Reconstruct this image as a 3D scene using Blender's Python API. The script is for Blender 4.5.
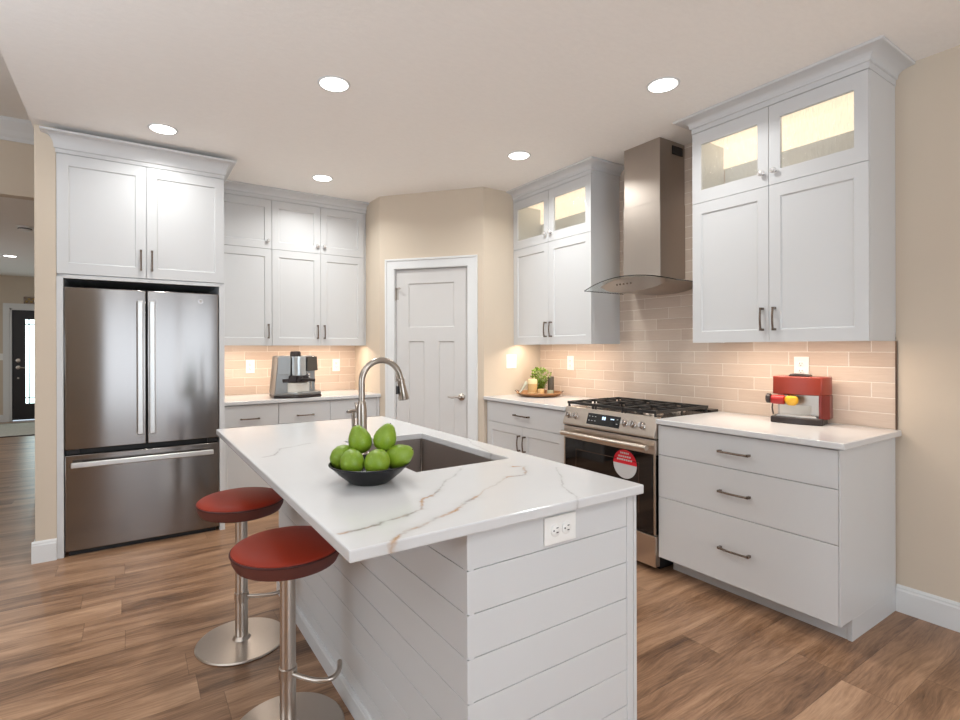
import bpy, bmesh, math, random
from mathutils import Vector, Matrix
random.seed(7)
for o in list(bpy.data.objects): bpy.data.objects.remove(o)
scene = bpy.context.scene
COL = scene.collection
R = math.radians
PI = math.pi

# ------------------------------------------------------------------ camera
CAM_H = 1.3326
TH = 0.5705
cam_d = bpy.data.cameras.new('camera')
cam = bpy.data.objects.new('camera', cam_d); COL.objects.link(cam)
cam_d.sensor_width = 36; cam_d.lens = 514.97/960*36
cam_d.shift_x = (480-458.89)/960
cam_d.shift_y = -(360-348.28)/960
cam.matrix_world = Matrix.Translation((0, 0, CAM_H)) @ Matrix.Rotation(-TH, 4, 'Z') @ Matrix.Rotation(PI/2, 4, 'X') @ Matrix.Rotation(-0.003, 4, 'Z')
cam_d.clip_start = 0.05
scene.camera = cam

# ------------------------------------------------------------------ world, exposure, lights
scene.view_settings.view_transform = 'Standard'
scene.view_settings.look = 'None'
scene.view_settings.gamma = 1
scene.view_settings.use_curve_mapping = False
scene.view_settings.exposure = 0.10
world = bpy.data.worlds.new('daylight'); scene.world = world
world.use_nodes = True
bg = world.node_tree.nodes['Background']
bg.inputs[0].default_value = (0.72, 0.86, 1.0, 1); bg.inputs[1].default_value = 1.2

def area(name, loc, sx, sy, energy, color, rot=(0, 0, 0), shape='RECTANGLE', spread=180):
    l = bpy.data.lights.new(name, 'AREA'); l.shape = shape; l.size = sx
    if shape in ('RECTANGLE', 'ELLIPSE'): l.size_y = sy
    l.energy = energy; l.color = color; l.spread = R(spread)
    o = bpy.data.objects.new(name, l); o.location = loc; o.rotation_euler = rot; COL.objects.link(o)
    return o
WARM = (0.98, 1.0, 0.99)
UNDER = (1.0, 0.83, 0.68)
DAY = (0.80, 0.90, 1.0)
CEIL = 2.743
LAMPS = [(0.926, 2.667), (2.419, 1.733), (0.19, 3.798), (2.411, 2.934), (1.353, 4.188)]
LAMP_W = 7.0
# daylight through the rear glazing, and an added fill from the great-room side
area('rear_window_daylight', (0.75, -3.05, 1.2), 2.3, 2.0, 46, DAY, (R(100), 0, 0))
area('great_room_fill', (-4.35, 1.2, 1.5), 2.6, 1.7, 42, DAY, (R(105), 0, R(-90)))
# unseen upward fill lights, added behind and beside the camera to brighten the ceilings
area('ceiling_fill', (-0.2, -1.0, 1.75), 0.4, 0.4, 46, DAY, (R(180), 0, 0), 'DISK')
area('ceiling_fill', (-1.6, 1.6, 1.75), 0.4, 0.4, 38, DAY, (R(180), 0, 0), 'DISK')
# ceiling lamps of the room behind the camera
for x, y in [(0.0, -0.6), (1.1, -2.0), (-2.4, 0.2), (-2.4, 3.6)]:
    z = CEIL-0.01 if x > -0.5 else 3.31
    area('room_lamp', (x, y, z), 0.14, 0.14, LAMP_W*(1.0 if x > -0.5 else 0.5), WARM, shape='DISK')
area('foyer_fill', (-3.2, 9.6, 1.4), 2.4, 1.6, 14, DAY, (R(95), 0, R(-90)))  # unseen fill added on the foyer's left side to brighten its floor
area('foyer_lamp', (-1.452, 9.868, 2.68), 0.14, 0.14, 9, WARM, shape='DISK')
area('foyer_lamp', (-2.4, 7.6, 2.68), 0.14, 0.14, 9, WARM, shape='DISK')

# ------------------------------------------------------------------ materials
def lin(c):
    return tuple(((v/255)/12.92 if v/255 <= 0.04045 else ((v/255+0.055)/1.055)**2.4) for v in c)
class NT:
    def __init__(s, name):
        s.m = bpy.data.materials.new(name); s.m.use_nodes = True
        s.t = s.m.node_tree; s.b = s.t.nodes['Principled BSDF']; s.out = s.t.nodes['Material Output']
    def n(s, typ, **kw):
        nd = s.t.nodes.new(typ)
        for k, v in kw.items():
            if k == 'ins':
                for i, val in v.items():
                    if isinstance(val, bpy.types.NodeSocket): s.t.links.new(val, nd.inputs[i])
                    else: nd.inputs[i].default_value = val
            else: setattr(nd, k, v)
        return nd
    def math(s, op, a, b=None, c=None, clamp=False):
        ins = {0: a}
        if b is not None: ins[1] = b
        if c is not None: ins[2] = c
        nd = s.n('ShaderNodeMath', operation=op, ins=ins); nd.use_clamp = clamp
        return nd.outputs[0]
    def mix(s, fac, a, b):
        nd = s.n('ShaderNodeMix', data_type='RGBA')
        for i, v in ((0, fac), (6, a), (7, b)):
            if isinstance(v, bpy.types.NodeSocket): s.t.links.new(v, nd.inputs[i])
            elif i == 0: nd.inputs[0].default_value = v
            else: nd.inputs[i].default_value = (*v, 1)
        return nd.outputs[2]
    def link(s, a, b): s.t.links.new(a, s.b.inputs[b])
    def coord(s): return s.n('ShaderNodeTexCoord').outputs['Object']
    def sep(s, v): return s.n('ShaderNodeSeparateXYZ', ins={0: v}).outputs
    def comb(s, x, y, z): return s.n('ShaderNodeCombineXYZ', ins={0: x, 1: y, 2: z}).outputs[0]
    def noise(s, vec, scale, detail=2, rough=0.5):
        return s.n('ShaderNodeTexNoise', ins={'Vector': vec, 'Scale': scale, 'Detail': detail, 'Roughness': rough}).outputs['Fac']
    def scale(s, v, sc): return s.n('ShaderNodeVectorMath', operation='MULTIPLY', ins={0: v, 1: sc}).outputs[0]
    def ramp(s, fac, stops):
        nd = s.n('ShaderNodeValToRGB'); s.t.links.new(fac, nd.inputs[0]); cr = nd.color_ramp
        while len(cr.elements) < len(stops): cr.elements.new(0.5)
        for e, (p, c) in zip(cr.elements, stops): e.position = p; e.color = (*c, 1)
        return nd.outputs[0]
    def bump(s, h, strength, dist=0.01):
        nd = s.n('ShaderNodeBump', ins={'Height': h, 'Strength': strength, 'Distance': dist}); s.link(nd.outputs[0], 'Normal')
def P(name, col, rough=0.5, metal=0.0, var=0.03, nscale=12, emit=None, spec=0.5, coat=0, bump=0, bscale=200):
    t = NT(name); c = lin(col)
    f = t.noise(t.coord(), nscale, 3)
    a = tuple(max(0, v*(1-var)) for v in c); b = tuple(min(1, v*(1+var)) for v in c)
    t.link(t.mix(f, a, b), 'Base Color')
    t.b.inputs['Roughness'].default_value = rough; t.b.inputs['Metallic'].default_value = metal
    t.b.inputs['Specular IOR Level'].default_value = spec
    t.b.inputs['Coat Weight'].default_value = coat
    if emit:
        t.b.inputs['Emission Color'].default_value = (*lin(emit[0]), 1); t.b.inputs['Emission Strength'].default_value = emit[1]
    if bump: t.bump(t.noise(t.coord(), bscale, 2), bump, 0.002)
    return t.m
def steel_mat(name, col, rough, axis='z', aniso=0.0, bstr=0.04):
    t = NT(name)
    sc = {'x': (1.5, 240, 240), 'z': (240, 240, 1.5), 'y': (240, 1.5, 240)}[axis]
    f = t.noise(t.scale(t.coord(), sc), 1.0, 3)
    c = lin(col)
    t.link(t.mix(f, tuple(v*0.97 for v in c), tuple(min(1, v*1.03) for v in c)), 'Base Color')
    t.b.inputs['Metallic'].default_value = 1
    t.link(t.math('MULTIPLY_ADD', f, 0.03, rough-0.015), 'Roughness')
    if aniso:
        t.b.inputs['Anisotropic'].default_value = aniso
        tg = t.n('ShaderNodeTangent', direction_type='RADIAL', axis='Z'); t.link(tg.outputs[0], 'Tangent'); t.b.inputs['Anisotropic Rotation'].default_value = 0.25
    return t.m
def paint_mat(name, col, bump=0.06, scale=260):
    t = NT(name); c = lin(col)
    f = t.noise(t.coord(), 3, 3)
    t.link(t.mix(f, tuple(v*0.975 for v in c), tuple(min(1, v*1.025) for v in c)), 'Base Color')
    t.b.inputs['Roughness'].default_value = 0.75
    t.bump(t.noise(t.coord(), scale, 2), bump, 0.002)
    return t.m
def ceiling_mat():
    t = NT('ceiling_paint'); c = lin((250, 246, 241))
    co = t.coord()
    warp = t.noise(t.scale(co, (26, 60, 40)), 1.0, 4, 0.6)
    t.link(t.mix(warp, tuple(v*0.955 for v in c), tuple(min(1, v*1.03) for v in c)), 'Base Color')
    t.b.inputs['Roughness'].default_value = 0.9
    t.bump(warp, 0.25, 0.006)
    return t.m
def floor_mat():
    t = NT('oak_plank_floor'); co = t.coord(); s = t.sep(co)
    PW, PL = 0.182, 1.22
    ry = t.math('DIVIDE', s[1], PW); row = t.math('FLOOR', ry); fy = t.math('FRACT', ry)
    rnd = t.n('ShaderNodeTexWhiteNoise', noise_dimensions='1D', ins={'W': row}).outputs['Value']
    rx = t.math('ADD', t.math('DIVIDE', s[0], PL), t.math('MULTIPLY', rnd, 7.3)); pl = t.math('FLOOR', rx); fx = t.math('FRACT', rx)
    pid = t.n('ShaderNodeTexWhiteNoise', noise_dimensions='2D', ins={'Vector': t.comb(row, pl, 0.0)})
    pv = pid.outputs['Value']
    off = t.math('MULTIPLY', pv, 37.0)
    v = t.comb(t.math('MULTIPLY', s[0], 1.1), t.math('ADD', t.math('MULTIPLY', s[1], 9.0), off), off)
    wob = t.noise(t.scale(co, (1.6, 5, 1)), 1.0, 2)
    v2 = t.n('ShaderNodeVectorMath', operation='ADD', ins={0: v, 1: t.comb(0.0, t.math('MULTIPLY', wob, 1.1), 0.0)}).outputs[0]
    broad = t.noise(v2, 1.0, 3, 0.55)
    fine = t.noise(t.scale(v2, (7.0, 13.0, 1.0)), 1.0, 5, 0.7)
    g = t.math('ADD', t.math('MULTIPLY', broad, 0.62), t.math('MULTIPLY', fine, 0.38))
    g = t.math('ADD', g, t.math('MULTIPLY_ADD', pv, 0.08, -0.04))
    col = t.ramp(g, [(0.31, lin((74, 50, 34))), (0.42, lin((126, 93, 68))), (0.54, lin((162, 125, 96))), (0.70, lin((198, 160, 128)))])
    kn = t.n('ShaderNodeTexVoronoi', ins={'Vector': t.comb(t.math('MULTIPLY', s[0], 1.7), t.math('MULTIPLY', s[1], 4.5), 0.0), 'Scale': 1.0}).outputs['Distance']
    knot = t.math('SUBTRACT', 1.0, t.math('DIVIDE', kn, 0.12), clamp=True)
    col = t.mix(t.math('MULTIPLY', knot, 0.55), col, lin((66, 44, 30)))
    ey = t.math('MINIMUM', fy, t.math('SUBTRACT', 1.0, fy)); ex = t.math('MINIMUM', fx, t.math('SUBTRACT', 1.0, fx))
    gap = t.math('MAXIMUM', t.math('LESS_THAN', ey, 0.007), t.math('LESS_THAN', ex, 0.0012))
    col = t.mix(t.math('MULTIPLY', gap, 0.38), col, lin((58, 40, 28)))
    t.link(col, 'Base Color')
    t.link(t.math('MULTIPLY_ADD', fine, 0.12, 0.27), 'Roughness')
    t.b.inputs['Specular IOR Level'].default_value = 0.45
    t.bump(t.math('SUBTRACT', t.math('MULTIPLY', fine, 0.3), gap), 0.18, 0.003)
    return t.m
def tile_mat(name, axis):
    t = NT(name); s = t.sep(t.coord())
    u0 = s[1] if axis == 'y' else s[0]
    w = t.math('DIVIDE', t.math('SUBTRACT', s[2], 0.914), 0.0785)
    row = t.math('FLOOR', w); fv = t.math('FRACT', w)
    u = t.math('DIVIDE', t.math('SUBTRACT', u0, t.math('MULTIPLY_ADD', row, -0.1, 0.1)), 0.3)
    cu = t.math('FLOOR', u); fu = t.math('FRACT', u)
    eu = t.math('MULTIPLY', t.math('MINIMUM', fu, t.math('SUBTRACT', 1.0, fu)), 0.3)
    ev = t.math('MULTIPLY', t.math('MINIMUM', fv, t.math('SUBTRACT', 1.0, fv)), 0.0785)
    e = t.math('MINIMUM', eu, ev)
    grout = t.math('LESS_THAN', e, 0.0017)
    edge = t.math('DIVIDE', e, 0.006, clamp=True)
    rv = t.n('ShaderNodeTexWhiteNoise', noise_dimensions='2D', ins={'Vector': t.comb(cu, row, 0.0)}).outputs['Value']
    st = t.noise(t.comb(t.math('MULTIPLY', u0, 9.0), t.math('MULTIPLY', s[2], 130.0), t.math('MULTIPLY', rv, 20.0)), 1.0, 3, 0.6)
    f = t.math('ADD', t.math('MULTIPLY', rv, 0.45), t.math('MULTIPLY', st, 0.55))
    col = t.mix(f, lin((194, 172, 155)), lin((220, 202, 186)))
    col = t.mix(grout, col, lin((232, 222, 210)))
    t.link(col, 'Base Color')
    t.link(t.math('MULTIPLY_ADD', grout, 0.6, 0.14), 'Roughness')
    wav = t.noise(t.comb(t.math('MULTIPLY', u0, 14.0), t.math('MULTIPLY', s[2], 34.0), t.math('MULTIPLY', rv, 30.0)), 1.0, 2)
    t.bump(t.math('ADD', edge, t.math('MULTIPLY', wav, 0.9)), 0.35, 0.004)
    return t.m
def quartz_mat(name, veins):
    t = NT(name); co = t.coord(); s = t.sep(co)
    n1 = t.n('ShaderNodeTexNoise', ins={'Vector': co, 'Scale': 9.0, 'Detail': 4, 'Roughness': 0.65}).outputs['Color']
    ofs = t.n('ShaderNodeVectorMath', operation='SUBTRACT', ins={0: n1, 1: (0.5, 0.5, 0.5)}).outputs[0]
    flat = t.comb(s[0], s[1], 0.0)
    p = t.n('ShaderNodeVectorMath', operation='MULTIPLY_ADD', ins={0: ofs, 1: (0.055, 0.055, 0.0), 2: flat}).outputs[0]
    col = lin((232, 231, 229))
    cl = t.noise(co, 2.2, 4, 0.6)
    base = t.mix(cl, lin((209, 208, 208)), lin((219, 218, 217)))
    patch = t.noise(co, 16, 3, 0.6); gold = t.noise(co, 11, 2)
    for pts, wid, amt, kind in veins:
        best = None
        for a, b in zip(pts[:-1], pts[1:]):
            d = (b[0]-a[0], b[1]-a[1]); L2 = d[0]**2+d[1]**2
            pa = t.n('ShaderNodeVectorMath', operation='SUBTRACT', ins={0: p, 1: (a[0], a[1], 0)}).outputs[0]
            dt = t.n('ShaderNodeVectorMath', operation='DOT_PRODUCT', ins={0: pa, 1: (d[0]/L2, d[1]/L2, 0)}).outputs['Value']
            tc = t.math('MAXIMUM', t.math('MINIMUM', dt, 1.0), 0.0)
            q = t.n('ShaderNodeVectorMath', operation='SCALE', ins={0: (d[0], d[1], 0), 'Scale': tc}).outputs[0]
            di = t.n('ShaderNodeVectorMath', operation='DISTANCE', ins={0: pa, 1: q}).outputs['Value']
            best = di if best is None else t.math('MINIMUM', best, di)
        wv = t.math('MULTIPLY', t.math('MULTIPLY_ADD', patch, 1.6, 0.2), wid)
        soft = t.math('SUBTRACT', 1.0, t.math('DIVIDE', best, t.math('MULTIPLY', wv, 4.5)), clamp=True)
        base = t.mix(t.math('MULTIPLY', t.math('POWER', soft, 2.0), 0.35*amt), base, lin((176, 172, 168)))
        core = t.math('MULTIPLY', t.math('SUBTRACT', 1.0, t.math('DIVIDE', best, wv), clamp=True), t.math('MULTIPLY_ADD', patch, 3.2, -1.0, clamp=True))
        vc = t.mix(t.ramp(gold, [(0.42, (0, 0, 0)), (0.56, (1, 1, 1))]), lin((128, 118, 110)), lin((176, 128, 74))) if kind == 'gold' else lin((150, 146, 142))
        base = t.mix(t.math('MULTIPLY', core, amt), base, vc)
    t.link(base, 'Base Color')
    t.b.inputs['Roughness'].default_value = 0.16
    t.b.inputs['Specular IOR Level'].default_value = 0.4
    return t.m
def glass_mat(name, tint=(1, 1, 1), fac=0.12, rough=0.05, streak=0):
    t = NT(name)
    t.t.nodes.remove(t.b)
    tr = t.n('ShaderNodeBsdfTransparent', ins={0: (*tint, 1)})
    gl = t.n('ShaderNodeBsdfGlossy', ins={'Color': (1, 1, 1, 1), 'Roughness': rough})
    bf = t.n('ShaderNodeNewGeometry').outputs['Backfacing']
    fr = t.n('ShaderNodeFresnel', ins={'IOR': t.math('MULTIPLY_ADD', bf, 1/1.45-1.45, 1.45)})
    fc = t.math('ADD', fr.outputs[0], fac, clamp=True)
    mx = t.n('ShaderNodeMixShader', ins={0: fc, 1: tr.outputs[0], 2: gl.outputs[0]})
    if streak:
        co = t.coord(); h = t.noise(t.scale(co, (220, 220, 30)), 1.0, 3)
        b = t.n('ShaderNodeBump', ins={'Height': h, 'Strength': 0.8, 'Distance': 0.004})
        t.t.links.new(b.outputs[0], gl.inputs['Normal'])
        df = t.n('ShaderNodeBsdfDiffuse', ins={0: (0.62, 0.64, 0.6, 1)})
        m2 = t.n('ShaderNodeMixShader', ins={0: t.math('MULTIPLY', t.math('MULTIPLY_ADD', h, 2.2, -0.55, clamp=True), streak), 1: mx.outputs[0], 2: df.outputs[0]})
        mx = m2
    t.t.links.new(mx.outputs[0], t.out.inputs[0])
    return t.m
M = {}
M['ceiling'] = ceiling_mat()
M['wall'] = paint_mat('greige_wall_paint', (212, 197, 178))
M['trim'] = P('white_trim_paint', (224, 224, 223), 0.4, var=0.01)
M['cab'] = P('white_cabinet_lacquer', (212, 212, 212), 0.38, var=0.012, nscale=4)
M['cabin'] = P('cabinet_interior_white', (232, 226, 214), 0.5, var=0.012)
M['door'] = P('white_door_paint', (209, 206, 203), 0.45, var=0.012)
M['floor'] = floor_mat()
M['tile_y'] = tile_mat('taupe_subway_tile_range_wall', 'y')
M['tile_x'] = tile_mat('taupe_subway_tile_back_wall', 'x')
VA = [(0.40, 0.93), (0.483, 1.013), (0.532, 1.054), (0.577, 1.08), (0.637, 1.105), (0.717, 1.134), (0.822, 1.194)]
VA2 = [(0.822, 1.194), (0.93, 1.26), (1.037, 1.322)]
VA3 = [(1.037, 1.322), (1.102, 1.311), (1.181, 1.414), (1.142, 1.431)]
VB = [(0.40, 1.127), (0.501, 1.13), (0.56, 1.156), (0.634, 1.188), (0.686, 1.249), (0.769, 1.315)]
VB2 = [(0.769, 1.315), (0.87, 1.41), (0.979, 1.511)]
VC = [(1.251, 1.331), (1.15, 1.20), (1.094, 1.127), (1.027, 1.0)]
VD = [(0.434, 2.09), (0.482, 2.103), (0.532, 2.215), (0.677, 2.282)]
VS = [(1.398, 2.238), (1.27, 1.85), (1.20, 1.60)]
M['quartz'] = quartz_mat('white_quartz_gold_vein', [(VA, 0.010, 1.0, 'gold'), (VA2, 0.005, 0.5, 'gold'), (VA3, 0.007, 0.9, 'gold'), (VB, 0.007, 0.9, 'gold'), (VB2, 0.005, 0.5, 'grey'), (VC, 0.004, 0.55, 'grey'), (VD, 0.005, 0.6, 'grey'), (VS, 0.004, 0.45, 'grey')])
M['quartz2'] = quartz_mat('white_quartz_soft_vein', [([(0.7, 4.6), (1.1, 4.75), (1.7, 4.5)], 0.004, 0.35, 'grey'), ([(2.7, 3.0), (3.0, 3.3), (3.2, 3.5)], 0.004, 0.3, 'grey')])
M['fridge'] = steel_mat('brushed_stainless_fridge', (132, 126, 122), 0.15, 'x', 0.85)
M['steel'] = steel_mat('brushed_stainless', (206, 194, 182), 0.30, 'y')
M['hood'] = steel_mat('hood_stainless', (176, 166, 157), 0.40, 'z')
M['sink'] = steel_mat('sink_stainless', (176, 166, 160), 0.5, 'x')
M['nickel'] = P('brushed_nickel', (178, 168, 158), 0.28, 1.0, nscale=60)
M['pull'] = P('dark_nickel_pull', (128, 114, 104), 0.26, 1.0, nscale=60)
M['satin'] = P('satin_stool_steel', (196, 186, 176), 0.3, 1.0, nscale=60)
M['chrome'] = P('polished_chrome', (205, 200, 196), 0.12, 1.0, nscale=30)
M['handle'] = P('satin_appliance_handle', (205, 203, 200), 0.34, 1.0, nscale=60)
M['black'] = P('black_plastic', (18, 17, 17), 0.4, var=0.15)
M['blackgap'] = P('black_appliance_body', (14, 14, 15), 0.5, var=0.1)
M['iron'] = P('cast_iron', (30, 28, 27), 0.45, var=0.2, bump=0.2, spec=0.6)
M['ovenglass'] = P('black_oven_glass', (14, 11, 12), 0.05, var=0.05, spec=0.7)
M['cooktop'] = P('dark_cooktop_enamel', (46, 42, 40), 0.22, var=0.1)
M['plate'] = P('white_wall_plate', (240, 238, 234), 0.4, var=0.01)
M['slot'] = P('dark_slot', (40, 38, 36), 0.6)
M['bulb'] = P('lamp_lens', (255, 255, 255), 0.5, emit=((255, 250, 242), 6.0))
M['strip'] = P('led_strip_lens', (255, 240, 220), 0.5, emit=((255, 214, 170), 2.0))
M['glowpanel'] = P('cabinet_interior_glow', (200, 190, 172), 0.5, emit=((255, 236, 210), 0.88))
M['rainglass'] = glass_mat('seeded_cabinet_glass', (0.97, 0.97, 0.95), 0.0, 0.15, 0.10)
M['hoodglass'] = glass_mat('curved_hood_glass', (0.93, 0.95, 0.945), 0.02, 0.03)
M['clearglass'] = glass_mat('clear_glass', (0.94, 0.96, 0.95), 0.04, 0.03)
M['crystal'] = P('crystal_knob_glass', (226, 224, 222), 0.08, 0.35, spec=0.8)
M['glassedge'] = P('dark_glass_edge', (28, 34, 33), 0.15, spec=0.7)
M['display'] = P('black_display_glass', (10, 10, 12), 0.08, spec=0.6)
M['digit'] = P('lit_display_digits', (180, 205, 235), 0.4, emit=((200, 222, 250), 1.1))
M['red'] = P('red_sticker_print', (214, 24, 44), 0.45, var=0.02)
M['paper'] = P('white_sticker_print', (206, 206, 206), 0.45, var=0.02)
M['vinyl'] = P('burnt_red_vinyl', (150, 44, 20), 0.5, var=0.05, nscale=5, bump=0.05, bscale=500, spec=0.4)
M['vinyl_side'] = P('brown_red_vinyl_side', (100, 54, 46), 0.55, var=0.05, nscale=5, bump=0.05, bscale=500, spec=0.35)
M['piping'] = P('dark_red_piping', (70, 18, 10), 0.5)
M['bowl'] = P('black_glazed_bowl', (17, 17, 18), 0.33, var=0.1, spec=0.3)
def pear_mat():
    t = NT('green_pear_skin'); co = t.coord()
    f = t.noise(co, 9, 3); sp = t.noise(co, 160, 2)
    c = t.mix(f, lin((104, 134, 22)), lin((138, 165, 42)))
    c = t.mix(t.math('MULTIPLY_ADD', sp, 3.0, -1.75, clamp=True), c, lin((150, 178, 78)))
    t.link(c, 'Base Color'); t.b.inputs['Roughness'].default_value = 0.42
    t.b.inputs['Subsurface Weight'].default_value = 0.08
    return t.m
M['pear'] = pear_mat()
M['pearstem'] = P('pear_stem', (92, 74, 40), 0.7)
M['mred'] = P('red_machine_shell', (134, 48, 32), 0.32, var=0.04, spec=0.5)
M['mredd'] = P('dark_red_machine_shell', (112, 34, 26), 0.35, var=0.04)
M['mdark'] = P('dark_brown_plastic', (42, 31, 28), 0.35, var=0.1)
M['msilver'] = P('silver_machine_shell', (150, 150, 148), 0.32, 0.75)
M['mlight'] = P('light_silver_panel', (200, 206, 208), 0.25, 0.6)
M['mcream'] = P('white_water_tank', (226, 222, 212), 0.4)
M['yellow'] = P('yellow_enamel', (222, 168, 44), 0.35)
M['redglass'] = P('bright_red_enamel', (160, 26, 22), 0.35)
def wood_mat():
    t = NT('tray_wood'); co = t.coord()
    f = t.noise(t.scale(co, (6, 60, 60)), 1.0, 4)
    t.link(t.mix(f, lin((140, 94, 56)), lin((196, 146, 98))), 'Base Color'); t.b.inputs['Roughness'].default_value = 0.45
    return t.m
M['wood'] = wood_mat()
M['wax'] = P('cream_candle_wax', (226, 206, 160), 0.5, var=0.04)
M['label'] = P('tan_jar_label', (196, 164, 112), 0.6, var=0.12, nscale=90)
M['grey'] = P('smoky_dark_glass', (86, 78, 68), 0.2, var=0.1)
M['sage'] = P('pale_sage_glaze', (168, 174, 150), 0.4, var=0.12, nscale=40)
M['linen'] = P('pale_grey_green_linen', (176, 180, 166), 0.8, var=0.15, nscale=70)
M['potdark'] = P('dark_plant_pot', (40, 36, 30), 0.5)
def leaf_mat():
    t = NT('fresh_green_leaf'); co = t.coord()
    t.link(t.mix(t.noise(co, 45, 2), lin((58, 104, 14)), lin((160, 190, 62))), 'Base Color'); t.b.inputs['Roughness'].default_value = 0.5
    return t.m
M['leaf'] = leaf_mat()
M['fdoor'] = P('black_front_door_paint', (24, 19, 22), 0.4)
def art_glass():
    t = NT('decorative_door_glass'); co = t.coord(); t.t.nodes.remove(t.b)
    f = t.noise(t.scale(co, (30, 30, 4)), 1.0, 3)
    z = t.sep(co)[2]
    tint = t.mix(f, (0.42, 0.62, 0.48), (0.75, 0.78, 0.95))
    tr = t.n('ShaderNodeBsdfTransparent', ins={0: tint})
    gl = t.n('ShaderNodeBsdfGlossy', ins={'Roughness': 0.1})
    mx = t.n('ShaderNodeMixShader', ins={0: 0.05, 1: tr.outputs[0], 2: gl.outputs[0]})
    em = t.n('ShaderNodeEmission', ins={0: t.mix(f, (0.62, 0.86, 0.74), (0.88, 0.92, 1.0)), 1: 1.7})  # daylight behind the pane is put in as the glass's own glow
    ad = t.n('ShaderNodeAddShader', ins={0: mx.outputs[0], 1: em.outputs[0]})
    t.t.links.new(ad.outputs[0], t.out.inputs[0])
    return t.m
M['artglass'] = art_glass()
M['rug'] = P('pale_woven_rug', (186, 180, 168), 0.95, var=0.25, nscale=28, bump=0.4, bscale=150)
M['rugedge'] = P('charcoal_rug_border', (66, 60, 56), 0.95)
M['metaledge'] = P('bronze_tile_trim', (98, 78, 64), 0.35, 0.8)

# ------------------------------------------------------------------ mesh helpers
class MB:
    def __init__(s): s.bm = bmesh.new(); s.mi = 0
    def face(s, vs, mi=None):
        try: f = s.bm.faces.new(vs)
        except ValueError: return
        f.material_index = s.mi if mi is None else mi
    def box(s, x0, x1, y0, y1, z0, z1, mi=None):
        v = [s.bm.verts.new(p) for p in ((x0, y0, z0), (x1, y0, z0), (x1, y1, z0), (x0, y1, z0), (x0, y0, z1), (x1, y0, z1), (x1, y1, z1), (x0, y1, z1))]
        for q in ((0, 3, 2, 1), (4, 5, 6, 7), (0, 1, 5, 4), (1, 2, 6, 5), (2, 3, 7, 6), (3, 0, 4, 7)): s.face([v[i] for i in q], mi)
        return s
    def prism(s, prof, a0, a1, axis='x', mi=None):
        def mk(a, p):
            return {'x': (a, p[0], p[1]), 'y': (p[0], a, p[1]), 'z': (p[0], p[1], a)}[axis]
        A = [s.bm.verts.new(mk(a0, p)) for p in prof]; B = [s.bm.verts.new(mk(a1, p)) for p in prof]
        n = len(prof); s.face(list(reversed(A)), mi); s.face(B, mi)
        for i in range(n): s.face([A[i], A[(i+1) % n], B[(i+1) % n], B[i]], mi)
        return s
    def tube(s, pts, r, seg=12, mi=None, caps=True, sx=1.0):
        pts = [Vector(p) for p in pts]; n = len(pts)
        rs = r if isinstance(r, (list, tuple)) else [r]*n
        T = [(pts[min(i+1, n-1)]-pts[max(i-1, 0)]).normalized() for i in range(n)]
        up = Vector((0, 0, 1)) if abs(T[0].z) < 0.9 else Vector((1, 0, 0))
        N = (up - T[0]*up.dot(T[0])).normalized(); rings = []
        for i in range(n):
            N = (N - T[i]*N.dot(T[i])).normalized(); B = T[i].cross(N)
            rings.append([s.bm.verts.new(pts[i]+(N*math.cos(2*PI*k/seg)+B*math.sin(2*PI*k/seg)*sx)*rs[i]) for k in range(seg)])
        for a, b in zip(rings[:-1], rings[1:]):
            for k in range(seg): s.face([a[k], a[(k+1) % seg], b[(k+1) % seg], b[k]], mi)
        if caps: s.face(list(reversed(rings[0])), mi); s.face(rings[-1], mi)
        return s
    def lathe(s, prof, c=(0, 0, 0), seg=32, axis='z', mi=None, sy=1.0, sx=1.0):
        c = Vector(c); rings = []
        def mk(r, h, a):
            x, y = r*math.cos(a)*sx, r*math.sin(a)*sy
            return c+Vector({'z': (x, y, h), 'y': (x, h, -y), 'x': (h, x, y)}[axis])
        for r, h in prof:
            rings.append([s.bm.verts.new(mk(0, h, 0))] if r < 1e-6 else [s.bm.verts.new(mk(r, h, 2*PI*k/seg)) for k in range(seg)])
        for a, b in zip(rings[:-1], rings[1:]):
            for k in range(seg):
                k2 = (k+1) % seg
                if len(a) == 1 and len(b) == 1: continue
                if len(a) == 1: s.face([a[0], b[k2], b[k]], mi)
                elif len(b) == 1: s.face([a[k], a[k2], b[0]], mi)
                else: s.face([a[k], a[k2], b[k2], b[k]], mi)
        return s
    def build(s, name, mat, parent=None, bevel=0, smooth=False, matrix=None, seg=2):
        bm = s.bm
        bmesh.ops.remove_doubles(bm, verts=bm.verts, dist=1e-6)
        bmesh.ops.recalc_face_normals(bm, faces=bm.faces)
        if matrix is not None: bm.transform(matrix)
        me = bpy.data.meshes.new(name); bm.to_mesh(me); bm.free()
        for m in (mat if isinstance(mat, (list, tuple)) else [mat]): me.materials.append(M[m] if isinstance(m, str) else m)
        o = bpy.data.objects.new(name, me); COL.objects.link(o)
        if parent: o.parent = parent
        if smooth:
            me.polygons.foreach_set('use_smooth', [True]*len(me.polygons)); me.set_sharp_from_angle(angle=R(38))
        if bevel:
            b = o.modifiers.new('edge_softening', 'BEVEL'); b.width = bevel; b.segments = seg; b.limit_method = 'ANGLE'; b.angle_limit = R(40)
        return o
def thing(name, label, cat, loc=(0, 0, 0), rotz=0, group=None):
    o = bpy.data.objects.new(name, None); COL.objects.link(o)
    o.empty_display_size = 0.1
    o.location = loc; o.rotation_euler = (0, 0, rotz); o['label'] = label; o['category'] = cat
    if group: o['group'] = group
    return o
def tag(o, label, cat, group=None):
    o['label'] = label; o['category'] = cat
    if group: o['group'] = group
    return o
def struct(o): o['kind'] = 'structure'; return o
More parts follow.
